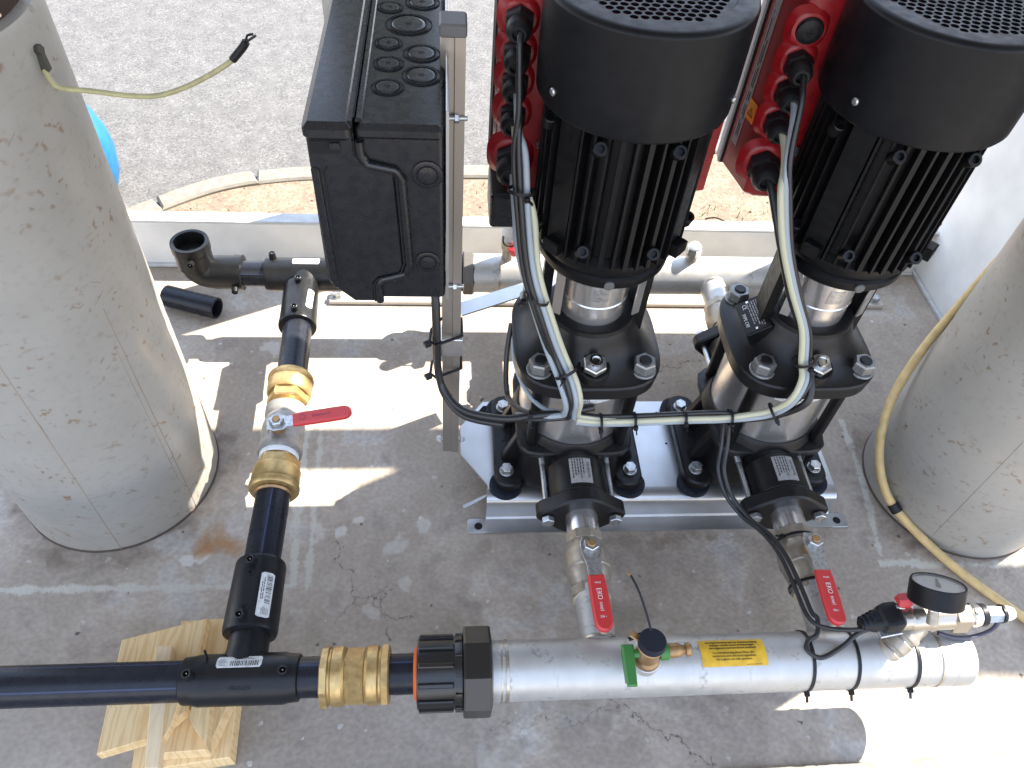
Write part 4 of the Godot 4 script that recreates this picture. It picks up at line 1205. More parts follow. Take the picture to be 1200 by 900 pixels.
	part("upper_socket", lathe([Vector2(0.029, 0.018), Vector2(0.0325, 0.022), Vector2(0.0325, 0.054), Vector2(0.0342, 0.056), Vector2(0.0342, 0.072), Vector2(0.0335, 0.074), Vector2(0.0275, 0.074), Vector2(0.0262, 0.071), Vector2(0.0255, 0.024), Vector2(0.01, 0.022)], 48), M.fitting, el)
	part("side_socket", lathe([Vector2(0.030, 0.028), Vector2(0.0318, 0.032), Vector2(0.0322, 0.066), Vector2(0.0335, 0.068), Vector2(0.0332, 0.082), Vector2(0.0255, 0.083)], 48), M.fitting, el, T(Vector3.ZERO, Vector3.RIGHT))
	terminal(el, V(0.004, 0.050, 0.030), V(0.15, 0.25, 1))
	terminal(el, V(0.070, -0.008, 0.030), V(0.1, -0.1, 1))
	var lo := thing("pipe_offcut", "short loose offcut of dark plastic pipe on the floor", "pipe", V(-0.702, 0.0222, -0.823))
	var d := V(0.112, 0, 0.038).normalized()
	var ob := MB.new()
	var prof := [Vector2(0.0185, 0.003), Vector2(0.0190, 0), Vector2(0.0215, 0), Vector2(0.0220, 0.001), Vector2(0.0220, 0.113), Vector2(0.0215, 0.114), Vector2(0.0180, 0.114), Vector2(0.0175, 0.112)]
	ob.lathe(prof, 40, T(-d * 0.057, d), false)
	ob.lathe([Vector2(0.0175, 0.112), Vector2(0.0175, 0.001)], 40, T(-d * 0.057, d), false)
	part("pipe_wall", ob.mesh(), M.pe, lo)
	part("bore", cyl(0.0172, 0.03, 0.0002, 30), M.hole, lo, T(-d * 0.03, d))

func lever(parent: Node, pivot: Vector3, dir: Vector3, metal: float, length: float, ink: Material, txt: String, across := false) -> void:
	# zinc lever with a red sleeve, on a stem with a nut
	part("stem", cyl(0.0105, 0.022, 0.001, 20), M.bronze, parent, Transform3D(Basis(), pivot + V(0, -0.012, 0)))
	var y := 0.011
	var side := dir.cross(Vector3.UP).normalized()
	var fwd := Vector3.UP.cross(side)
	var fr := Transform3D(Basis(Vector3.UP.cross(fwd), Vector3.UP, fwd), pivot)   # z along the lever
	var lv := part("lever", prism(PackedVector2Array([V2(-0.010, -0.014), V2(0.010, -0.014), V2(0.0148, -0.006), V2(0.0145, 0.009), V2(0.0105, metal * 0.6), V2(0.0095, metal + 0.012), V2(-0.0095, metal + 0.012), V2(-0.0100, metal * 0.6), V2(-0.0145, 0.009), V2(-0.0148, -0.006)]), 0.0, 0.0028, 0.0006), M.zinc, parent, fr * Transform3D(Basis(), V(0, y, 0)))
	part("stop_tab", boxm(V(0.022, 0.010, 0.0025), 0.0006), M.zinc, lv, Transform3D(Basis(), V(0.0, -0.004, -0.0145)))
	var nt := part("lever_nut", hexa(0.0195, 0.0080), M.zinc, parent, fr * Transform3D(Basis(), V(0, y + 0.0028, 0)))
	part("stem_end", cyl(0.0058, 0.0034, 0.0008, 16), M.bronze, nt, Transform3D(Basis(), V(0, 0.0072, 0)))
	var hw := 0.0118
	var q := PackedVector2Array([V2(-hw * 0.92, 0), V2(hw * 0.92, 0), V2(hw, 0.012), V2(hw * 1.05, length * 0.62)])
	for i in 9:
		var a := PI * i / 8.0
		q.append(V2(cos(a) * hw * 1.02, length - hw * 1.1 + sin(a) * hw * 1.05))
	q.append(V2(-hw * 1.05, length * 0.62)); q.append(V2(-hw, 0.012))
	var gr := part("red_sleeve", prism(q, -0.0038, 0.0058, 0.0024), M.red, parent, fr * Transform3D(Basis(Vector3.RIGHT, -0.03), V(0, y + 0.001, metal)))
	# the word runs from the pivot to the tip
	var tx := Basis(Vector3(0, 0, 1), Vector3(1, 0, 0), Vector3(0, 1, 0))
	if across:
		part("lettering", text(txt, 0.0052), ink, gr, Transform3D(tx, V(0.0, 0.0059, length * 0.48)))
		part("emblem", ring(Vector3.ZERO, Vector3.UP, 0.0042, 0.0009, 0.0003, 20), ink, gr, Transform3D(Basis(), V(0.0, 0.0059, length * 0.17)))
	else:
		part("panel", boxm(V(0.013, 0.0006, length * 0.62), 0.0002, 0.002), M.red, gr, Transform3D(Basis(), V(0, 0.0057, length * 0.42)))
		part("lettering", text("EKO", 0.0068), ink, gr, Transform3D(tx, V(0.0, 0.0061, length * 0.36)))
		part("lettering", text("nnel", 0.0048), ink, gr, Transform3D(tx, V(0.0, 0.0061, length * 0.585)))
		part("lettering", text("PN40", 0.0026), ink, gr, Transform3D(Basis(Vector3(1, 0, 0), Vector3(0, 0, -1), Vector3(0, 1, 0)), V(0.0, 0.0061, length * 0.16)))
		part("lettering", text("DN •", 0.0030), ink, gr, Transform3D(Basis(Vector3(1, 0, 0), Vector3(0, 0, -1), Vector3(0, 1, 0)), V(0.0, 0.0061, length * 0.76)))

func build_front_manifold() -> void:
	var Y := 0.145
	var Z := -0.0105
	# brass coupling and black pipe left of the union
	var bc := thing("brass_coupling", "golden brass double coupling on the front pipe", "pipe fitting", V(-0.2995, Y, Z))
	for s in [-1, 1]:
		part("nut", lathe([Vector2(0.03, 0.0125), Vector2(0.0335, 0.0125), Vector2(0.0365, 0.0155), Vector2(0.0365, 0.028), Vector2(0.0335, 0.030), Vector2(0.0335, 0.034), Vector2(0.0262, 0.036)], 48), M.brass, bc, T(Vector3.ZERO, Vector3.RIGHT * s))
		part("hex_end", hexa(0.0715, 0.0105, 8), M.brass, bc, T(Vector3.RIGHT * s * 0.0325, Vector3.RIGHT * s, 0.3))
	part("hex_body", hexa(0.060, 0.030), M.brass, bc, T(V(-0.015, 0, 0), Vector3.RIGHT, 0.2))
	var ps := thing("plastic_pipe", "black plastic pipe through the brass coupling up to the orange ring", "pipe", V(-0.295, Y, Z))
	part("pipe_wall", cyl(0.025, 0.155, 0.001, 44), M.pe, ps, T(V(-0.08, 0, 0), Vector3.RIGHT))
	part("blue_stripe", boxm(V(0.155, 0.0006, 0.0022), 0.0001), M.stripe, ps, Transform3D(Basis(Vector3.RIGHT, -0.25), V(-0.002, 0.0242, -0.0062)))
	var cu := thing("compression_union", "large black ribbed union with orange ring left of the steel manifold", "pipe fitting", V(-0.165, Y, Z))
	part("orange_ring", lathe([Vector2(0.0255, -0.0615), Vector2(0.030, -0.0610), Vector2(0.0335, -0.0585), Vector2(0.0335, -0.05)], 40), M.orange, cu, T(Vector3.ZERO, Vector3.RIGHT))
	part("clamp_nut", lathe([Vector2(0.03, -0.0575), Vector2(0.0425, -0.0565), Vector2(0.0442, -0.054), Vector2(0.0442, -0.010), Vector2(0.0455, -0.008), Vector2(0.0465, 0.0), Vector2(0.044, 0.002)], 48), M.union, cu, T(Vector3.ZERO, Vector3.RIGHT))
	for i in 12:
		var a := TAU * (i + 0.3) / 12
		part("grip_rib", boxm(V(0.044, 0.005, 0.0062), 0.0012), M.union, cu, Transform3D(Basis(Vector3.RIGHT, a), V(-0.0325, cos(a) * 0.0455, sin(a) * 0.0455)))
	for i in 12:
		var a := TAU * (i + 0.8) / 12
		part("grip_notch", boxm(V(0.009, 0.003, 0.004), 0.0008), M.union, cu, Transform3D(Basis(Vector3.RIGHT, a), V(-0.004, cos(a) * 0.0465, sin(a) * 0.0465)))
	part("hex_nut", lathe([Vector2(0.050, 0.001), Vector2(0.0555, 0.002), Vector2(0.0565, 0.004), Vector2(0.0565, 0.034), Vector2(0.0555, 0.0365), Vector2(0.045, 0.0385)], 8, Transform3D.IDENTITY, 20), M.union, cu, T(Vector3.ZERO, Vector3.RIGHT, 0.10))
	# the steel manifold
	var mf := thing("discharge_manifold", "wide grey steel manifold pipe along the front", "pipe", V(0, Y, Z))
	part("pipe_wall", cyl(0.038, 0.648, 0.001, 72), M.pickled, mf, T(V(-0.157, 0, 0), Vector3.RIGHT))
	part("weld_bead", ring(V(-0.108, 0, 0), Vector3.RIGHT, 0.0375, 0.0014, 0.004, 60), M.weld, mf)
	part("weld_bead", ring(V(0.468, 0, 0), Vector3.RIGHT, 0.0375, 0.0014, 0.004, 60), M.weld, mf)
	part("weld_bead", ring(V(-0.115, 0, 0), Vector3.RIGHT, 0.0375, 0.0008, 0.002, 60), M.weld, mf)
	part("end_cap", lathe([Vector2(0.0378, 0.0), Vector2(0.0385, 0.001), Vector2(0.0385, 0.024), Vector2(0.036, 0.027), Vector2(0.02, 0.0275)], 64), M.pickled, mf, T(V(0.489, 0, 0), Vector3.RIGHT))
	for x in [0.018, 0.338]:
		var b := part("branch_pipe", cyl(0.0243, 0.110, 0.0006, 44), M.pickled, mf, T(V(x, 0, 0), Vector3.FORWARD))
		part("weld_bead", lathe([Vector2(0.0262, -0.002), Vector2(0.0258, 0.001), Vector2(0.0243, 0.003)], 40), M.weld, b, Transform3D(Basis(), V(0, 0.0345, 0)))
	part("drain_socket", cyl(0.0185, 0.014, 0.001, 32), M.pickled, mf, Transform3D(Basis(), V(0.068, 0.030, 0.006)))
	# notice
	var st := part("notice_sticker", wrapped(sheet(0.0865, 0.0355, 0.0004, 8), 0.038, Transform3D(Basis(), V(0.185, 0.0008, 0.0003))), M.yellow, mf)
	var y := 0.0140
	for l in [["Bei Inbetriebnahme bitte die Betriebsanleitung", 0.00245, 1], ["befolgen und die lokalen Bestimmungen", 0.00245, 1], ["zum hygienisch sicheren Betrieb beachten!", 0.00245, 1], ["", 0.0028, 1], ["For commissioning please follow I&O", 0.0025, 0], ["instructions and obey local regulations", 0.0025, 0], ["for hygienic and safe operation.", 0.0025, 0]]:
		if l[0]:
			for k in (2 if l[2] == 1 else 1):
				part("lettering", wrapped(text(l[0], l[1], "Droid Sans", 0.0002), 0.038, Transform3D(Basis(), V(0.185 + k * 0.00018, y, 0.0010))), M.ink, st)
		y -= 0.0040 if l[0] else 0.0022
	part("small_print", wrapped(lines(0.024, 0.0012, 1, 3), 0.038, Transform3D(Basis(), V(0.212, -0.0150, 0.0010))), M.ink, st)
	# nipples and valves between the pumps and the manifold
	for k in 2:
		var x: float = [0.018, 0.338][k]
		var va := thing("ball_valve", ["nickel ball valve with red lever in front of the left pump", "nickel ball valve with red lever in front of the right pump"][k], "valve", V(x, 0.141, -0.158), "outlet valves of the two pumps")
		part("nipple", lathe([Vector2(0.022, 0.0), Vector2(0.0243, 0.001), Vector2(0.0243, 0.04)], 40), M.steel, va, T(V(0, 0, -0.083), Vector3.BACK))
		part("hex_end", hexa(0.052, 0.017, 8), M.nickel, va, T(V(0, 0, -0.050), Vector3.BACK, 0.2))
		part("valve_body", lathe([Vector2(0.026, -0.034), Vector2(0.0275, -0.031), Vector2(0.031, -0.022), Vector2(0.0338, -0.010), Vector2(0.0338, 0.008), Vector2(0.0320, 0.010), Vector2(0.0318, 0.014), Vector2(0.0300, 0.022), Vector2(0.0280, 0.030), Vector2(0.0272, 0.034)], 48), M.nickel, va, T(Vector3.ZERO, Vector3.BACK))
		part("hex_end", hexa(0.054, 0.017, 8), M.nickel, va, T(V(0, 0, 0.033), Vector3.BACK, 0.2))
		part("thread_seal", lathe([Vector2(0.0243, 0), Vector2(0.0268, 0.0005), Vector2(0.0262, 0.0025), Vector2(0.0243, 0.004)], 36), mat(0.55, 0.45, 0.30, 0.8), va, T(V(0, 0, 0.050), Vector3.BACK))
		part("bonnet", lathe([Vector2(0.015, 0.024), Vector2(0.0145, 0.036), Vector2(0.0125, 0.040)], 24), M.nickel, va)
		lever(va, V(-0.004, 0.046, 0.0), V(0.03 if k == 0 else -0.05, 0, 1).normalized(), 0.044, 0.080, M.print_white, "EKO")
	# drain valve on top of the manifold
	var dv := thing("drain_valve", "small brass drain valve with green lever on the manifold", "valve", V(0.068, Y + 0.043, -0.004))
	part("valve_body", lathe([Vector2(0.0165, 0.0), Vector2(0.0165, 0.004), Vector2(0.0135, 0.007), Vector2(0.0145, 0.014), Vector2(0.0150, 0.026), Vector2(0.0158, 0.028), Vector2(0.0158, 0.031), Vector2(0.0140, 0.033), Vector2(0.0140, 0.040)], 32), M.bronze, dv, Transform3D(Basis(Vector3.RIGHT, -0.12), Vector3.ZERO))
	part("black_cap", lathe([Vector2(0.0155, 0.036), Vector2(0.0172, 0.037), Vector2(0.0172, 0.046), Vector2(0.0162, 0.0475), Vector2(0.008, 0.0475)], 36), M.rubber, dv, Transform3D(Basis(Vector3.RIGHT, -0.12), Vector3.ZERO))
	part("cap_strap", tube([V(0.0, 0.046, -0.018), V(-0.006, 0.058, -0.040), V(-0.014, 0.070, -0.062), V(-0.022, 0.076, -0.078)], 0.0016, 8, 4, 0.6), M.black, dv)
	part("strap_tip", boxm(V(0.003, 0.002, 0.006), 0.0004), M.bronze, dv, Transform3D(Basis(), V(-0.0235, 0.0765, -0.0805)))
	part("valve_spindle", cyl(0.0055, 0.012, 0.0006, 14), M.green, dv, T(V(-0.012, 0.019, 0), Vector3.LEFT))
	var gh := MB.new()
	gh.prism(PackedVector2Array([V2(-0.0075, -0.014), V2(0.0075, -0.014), V2(0.0065, 0.020), V2(0.0060, 0.036), V2(-0.0060, 0.036), V2(-0.0065, 0.020)]), -0.0035, 0.0035, 0.0014)
	part("green_lever", gh.mesh(), M.green, dv, Transform3D(Basis(Vector3.RIGHT, 0.10), V(-0.0275, 0.022, 0.004)))
	part("lever_web", boxm(V(0.004, 0.016, 0.040), 0.001), M.green, dv, Transform3D(Basis(), V(-0.031, 0.013, 0.012)))
	part("retaining_ring", tube([V(-0.026, 0.030, -0.014), V(-0.012, 0.034, -0.018), V(0.0, 0.034, -0.019)], 0.0028, 8, 4, 0.5), M.black, dv)
	part("lug", boxm(V(0.017, 0.003, 0.009), 0.001), M.bronze, dv, Transform3D(Basis(Vector3.UP, -0.5) * Basis(Vector3(0, 0, 1), -0.3), V(-0.018, 0.038, -0.014)))
	part("green_collar", lathe([Vector2(0.006, 0.012), Vector2(0.0105, 0.0125), Vector2(0.0110, 0.0145), Vector2(0.0110, 0.0225), Vector2(0.009, 0.024)], 24), M.green, dv, T(V(0, 0.022, 0), V(1, 0.12, 0)))
	part("outlet_nozzle", lathe([Vector2(0.0085, 0.023), Vector2(0.0092, 0.027), Vector2(0.0088, 0.036), Vector2(0.0060, 0.040), Vector2(0.0050, 0.046)], 20), M.bronze, dv, T(V(0, 0.022, 0), V(1, 0.12, 0)))
	part("outlet_cap", lathe([Vector2(0.005, 0.044), Vector2(0.0085, 0.045), Vector2(0.0085, 0.050), Vector2(0.006, 0.052)], 20), M.bronze, dv, T(V(0, 0.022, 0), V(1, 0.12, 0)))

func build_rear_manifold() -> void:
	var Y := 0.145
	var Z := -0.782
	var mf := thing("suction_manifold", "wide bright steel manifold pipe along the back", "pipe", V(0, Y, Z))
	part("pipe_wall", cyl(0.038, 0.69, 0.001, 64), M.pickled, mf, T(V(-0.140, 0, 0), Vector3.RIGHT))
	part("weld_bead", ring(V(-0.083, 0, 0), Vector3.RIGHT, 0.0375, 0.0014, 0.004, 60), M.weld, mf)
	for x in [0.018, 0.338]:
		var b := part("branch_pipe", cyl(0.0243, 0.19, 0.0006, 40), M.pickled, mf, T(V(x, 0, 0), Vector3.BACK))
		part("weld_bead", lathe([Vector2(0.0262, -0.002), Vector2(0.0258, 0.001), Vector2(0.0243, 0.003)], 40), M.weld, b, Transform3D(Basis(), V(0, 0.0345, 0)))
		part("hex_end", hexa(0.054, 0.017, 8), M.nickel, b, Transform3D(Basis(), V(0, 0.085, 0)))
		part("valve_body", lathe([Vector2(0.027, 0.10), Vector2(0.0325, 0.112), Vector2(0.0325, 0.132), Vector2(0.027, 0.145)], 36), M.nickel, b)
	var un := thing("square_union", "dull metal union nut at the left end of the rear manifold", "pipe fitting", V(-0.147, Y, Z))
	part("hex_nut", hexa(0.080, 0.022, 8), grained(mat(0.11, 0.10, 0.085, 0.5, 0.4), M.steel.albedo_texture, 5), un, T(V(-0.006, 0, 0), Vector3.RIGHT, 0.2))
	part("collar", lathe([Vector2(0.026, -0.03), Vector2(0.036, -0.029), Vector2(0.036, -0.004)], 40), M.motor, un, T(Vector3.ZERO, Vector3.RIGHT))
	# plug on the rear manifold, right of the left pump
	var pg := thing("vent_plug", "white capped vent plug on top of the rear manifold", "plug", V(0.293, Y + 0.034, Z - 0.004))
	part("socket", lathe([Vector2(0.0125, 0), Vector2(0.0120, 0.018), Vector2(0.0105, 0.020)], 28), M.weld, pg)
	part("hex_cap", hexa(0.027, 0.016), M.chrome, pg, Transform3D(Basis(), V(0, 0.019, 0)))
	part("cap_top", lathe([Vector2(0.0125, 0.0), Vector2(0.0125, 0.004), Vector2(0.009, 0.008), Vector2(0.004, 0.009)], 24), M.white, pg, Transform3D(Basis(), V(0, 0.034, 0)))
	# small red handled valve behind the left pump
	var rv := thing("sensor_valve", "small red handled sensor valve on the rear manifold", "valve", V(-0.068, Y + 0.036, Z - 0.002))
	part("socket", cyl(0.011, 0.030, 0.001, 24), M.nickel, rv)
	part("valve_body", hexa(0.026, 0.022), M.nickel, rv, Transform3D(Basis(), V(0, 0.028, 0)))
	part("sensor_body", lathe([Vector2(0.0125, 0), Vector2(0.0135, 0.004), Vector2(0.0135, 0.05), Vector2(0.010, 0.056)], 28), M.paper, rv, Transform3D(Basis(), V(0, 0.048, 0)))
	part("red_handle", loft([[0.0, rrect_at(-0.006, 0.006, -0.009, 0.009, 0.003)], [0.012, rrect_at(-0.010, 0.010, -0.011, 0.011, 0.004)], [0.022, rrect_at(-0.007, 0.007, -0.006, 0.006, 0.003)]]), M.red, rv, T(V(0.006, 0.034, 0.010), V(0.5, 0.3, 1)))
	part("tag_loop", tube([V(-0.012, 0.062, 0.01), V(-0.010, 0.05, 0.018), V(0.002, 0.046, 0.02), V(0.014, 0.05, 0.018)], 0.0015, 6), M.black, rv)

func build_gauge() -> void:
	var Y := 0.145
	var Z := -0.0105
	var sv := thing("sensor_fitting", "shiny nickel sensor fitting lying above the right manifold end", "fitting", V(0.440, 0.209, -0.040))
	sv.scale = Vector3.ONE * 1.1
	part("nipple", lathe([Vector2(0.0150, -0.006), Vector2(0.0165, -0.002), Vector2(0.0168, 0.003), Vector2(0.0150, 0.005), Vector2(0.0150, 0.008), Vector2(0.0168, 0.010), Vector2(0.0172, 0.021), Vector2(0.0155, 0.023), Vector2(0.0155, 0.026), Vector2(0.0172, 0.028), Vector2(0.0172, 0.033), Vector2(0.015, 0.036), Vector2(0.015, 0.050)], 36), M.nickel, sv, T(V(-0.038, -0.034, 0.027), V(0.66, 0.52, -0.42)))
	part("body_left", lathe([Vector2(0.013, -0.032), Vector2(0.0165, -0.031), Vector2(0.0165, -0.020), Vector2(0.0150, -0.019), Vector2(0.0172, -0.016), Vector2(0.0172, 0.004), Vector2(0.0182, 0.006), Vector2(0.0182, 0.010), Vector2(0.0165, 0.012)], 36), M.sensor, sv, T(Vector3.ZERO, Vector3.RIGHT))
	part("body_right", lathe([Vector2(0.0165, 0.010), Vector2(0.0165, 0.045), Vector2(0.015, 0.048)], 36), M.sensor, sv, T(Vector3.ZERO, Vector3.RIGHT))
	part("hex_end", hexa(0.034, 0.022), M.sensor, sv, T(V(0.034, 0, 0), Vector3.RIGHT, 0.25))
	part("chrome_ring", lathe([Vector2(0.012, 0), Vector2(0.0145, 0.002), Vector2(0.0150, 0.006), Vector2(0.0135, 0.012), Vector2(0.010, 0.014)], 32), M.chrome, sv, T(V(0.058, 0.001, 0), Vector3.RIGHT))
	part("black_ring", lathe([Vector2(0.012, 0), Vector2(0.0135, 0.001), Vector2(0.0135, 0.007), Vector2(0.011, 0.008)], 28), M.black, sv, T(V(0.071, 0.0015, 0), V(1, 0.05, 0)))
	part("transmitter", lathe([Vector2(0.0095, 0), Vector2(0.0105, 0.002), Vector2(0.0105, 0.024), Vector2(0.0095, 0.026)], 6, Transform3D.IDENTITY, 20), M.grey_cable, sv, T(V(0.078, 0.002, 0), V(1, 0.05, 0)))
	part("clip_band", lathe([Vector2(0.0100, 0), Vector2(0.0112, 0.0005), Vector2(0.0112, 0.004), Vector2(0.0100, 0.0045)], 20), M.black, sv, T(V(0.098, 0.003, 0), V(1, 0.05, 0)))
	part("end_tip", lathe([Vector2(0.0085, 0), Vector2(0.0088, 0.006), Vector2(0.0070, 0.011), Vector2(0.003, 0.012)], 20), M.white, sv, T(V(0.103, 0.0035, 0), V(1, 0.05, 0)))
	part("plug_tail", loft([[0.0, superell(0.0140, 4.0, 28)], [0.004, superell(0.0165, 4.5, 28)], [0.016, superell(0.0170, 5.0, 28)], [0.024, superell(0.0150, 5.0, 28)], [0.027, superell(0.0120, 4.0, 28)], [0.036, superell(0.0100, 3.0, 28)], [0.050, superell(0.0060, 2.0, 28)]], 30), M.black, sv, T(V(-0.030, 0.002, 0.0), V(-1, -0.06, 0.14)))
	for k in 2:
		part("plug_notch", boxm(V(0.010, 0.003, 0.006), 0.001), M.hole, sv, Transform3D(Basis(Vector3.UP, 0.15 + 0.5 * k), V(-0.042 - k * 0.013, 0.0125 - k * 0.005, 0.010)))
	for k in 4:
		part("plug_rib", ring(Vector3.ZERO, Vector3.UP, 0.0100 - k * 0.0011, 0.0016, 0.0024, 20), M.rubber, sv, T(V(-0.060 - k * 0.0055, 0.0005, 0.002 + k * 0.0012), V(-1, -0.06, 0.14)))
	part("plug_clip", boxm(V(0.030, 0.004, 0.009), 0.001), M.zinc, sv, Transform3D(Basis(Vector3.UP, 0.15), V(-0.044, -0.004, 0.0165)))
	part("red_knob", loft([[0.0, rrect_at(-0.0045, 0.0045, -0.006, 0.006, 0.002)], [0.007, rrect_at(-0.0085, 0.0085, -0.009, 0.009, 0.003)], [0.014, rrect_at(-0.006, 0.006, -0.0055, 0.0055, 0.003)]]), M.red, sv, T(V(-0.024, 0.013, -0.010), V(-0.25, 0.75, -0.3)))
	part("knob_pin", cyl(0.003, 0.012, 0.0005, 10), M.zinc, sv, T(V(-0.026, 0.014, -0.006), V(-1, 0.2, 0)))
	var g := thing("pressure_gauge", "round grey pressure gauge with dark rim and needle", "gauge", V(0.4310, 0.284, -0.053))
	g.scale = Vector3.ONE * 0.9
	var ax := V(0.05, 0.766, -0.643).normalized()
	var gx := T(Vector3.ZERO, ax)
	part("case", lathe([Vector2(0.020, -0.0300), Vector2(0.0345, -0.0300), Vector2(0.0362, -0.0285), Vector2(0.0362, -0.002), Vector2(0.0355, 0.0), Vector2(0.0335, 0.0), Vector2(0.0332, -0.0008), Vector2(0.0331, -0.0062)], 64), M.cover, g, gx)
	part("dial", cyl(0.0332, 0.0012, 0.0002, 56), M.dial, g, gx * Transform3D(Basis(), V(0, -0.0052, 0)))
	var nd := MB.new()
	nd.prism(PackedVector2Array([V2(-0.0034, -0.010), V2(0.0034, -0.010), V2(0.0012, 0.024), V2(-0.0012, 0.024)]), 0, 0.0007, 0.0002)
	part("needle", nd.mesh(), M.ink, g, gx * Transform3D(Basis(Vector3.UP, 2.6), V(0, -0.0034, 0)))
	part("needle_hub", cyl(0.0032, 0.0012, 0.0003, 16), M.ink, g, gx * Transform3D(Basis(), V(0, -0.0034, 0)))
	for i in 21:
		var a := deg_to_rad(-135.0 + 270.0 * i / 20)
		part("scale_mark", boxm(V(0.0006, 0.0003, 0.0045 if i % 5 == 0 else 0.0025), 0.0), M.ink, g, gx * Transform3D(Basis(Vector3.UP, a), V(sin(a) * 0.0285, -0.0039, cos(a) * 0.0285)))
	part("window", cyl(0.0331, 0.0010, 0.0002, 56), M.glass, g, gx * Transform3D(Basis(), V(0, -0.0016, 0)))
	part("stem", cyl(0.0075, 0.035, 0.0006, 20), M.nickel, g, gx * Transform3D(Basis(), V(0, -0.062, 0)))
	part("stem_hex", hexa(0.018, 0.010), M.chrome, g, gx * Transform3D(Basis(), V(0, -0.041, 0)))

# ---------------------------------------------------------------- cables and small things
func shifted(pts: Array, off: Vector3) -> Array:
	var q := []
	for v in pts: q.append(v + off)
	return q

func cable(label: String, pts: Array, r: float, m: Material, group := "", flat := 1.0) -> void:
	solo("cable", tube(pts, r, 10, 6, flat), m, label, "cable", Transform3D.IDENTITY, group)

func tie(label: String, c: Vector3, axis: Vector3, r: float, head_dir: Vector3, group: String, sx := 1.0) -> void:
	var t := thing("cable_tie", label, "cable tie", c, group)
	var xf := T(Vector3.ZERO, axis)
	part("strap", ring(Vector3.ZERO, Vector3.UP, r, 0.0012, 0.0040, 36), M.black, t, xf)
	var hd := head_dir.normalized()
	part("head", boxm(V(0.0062, 0.0068, 0.0055), 0.0008), M.black, t, T(hd * (r + 0.003), hd))
	part("tail", boxm(V(0.0035, 0.011, 0.0012), 0.0002), M.black, t, T(hd * (r + 0.008) + axis.normalized().cross(hd) * 0.002, hd + axis.normalized().cross(hd) * 0.3))

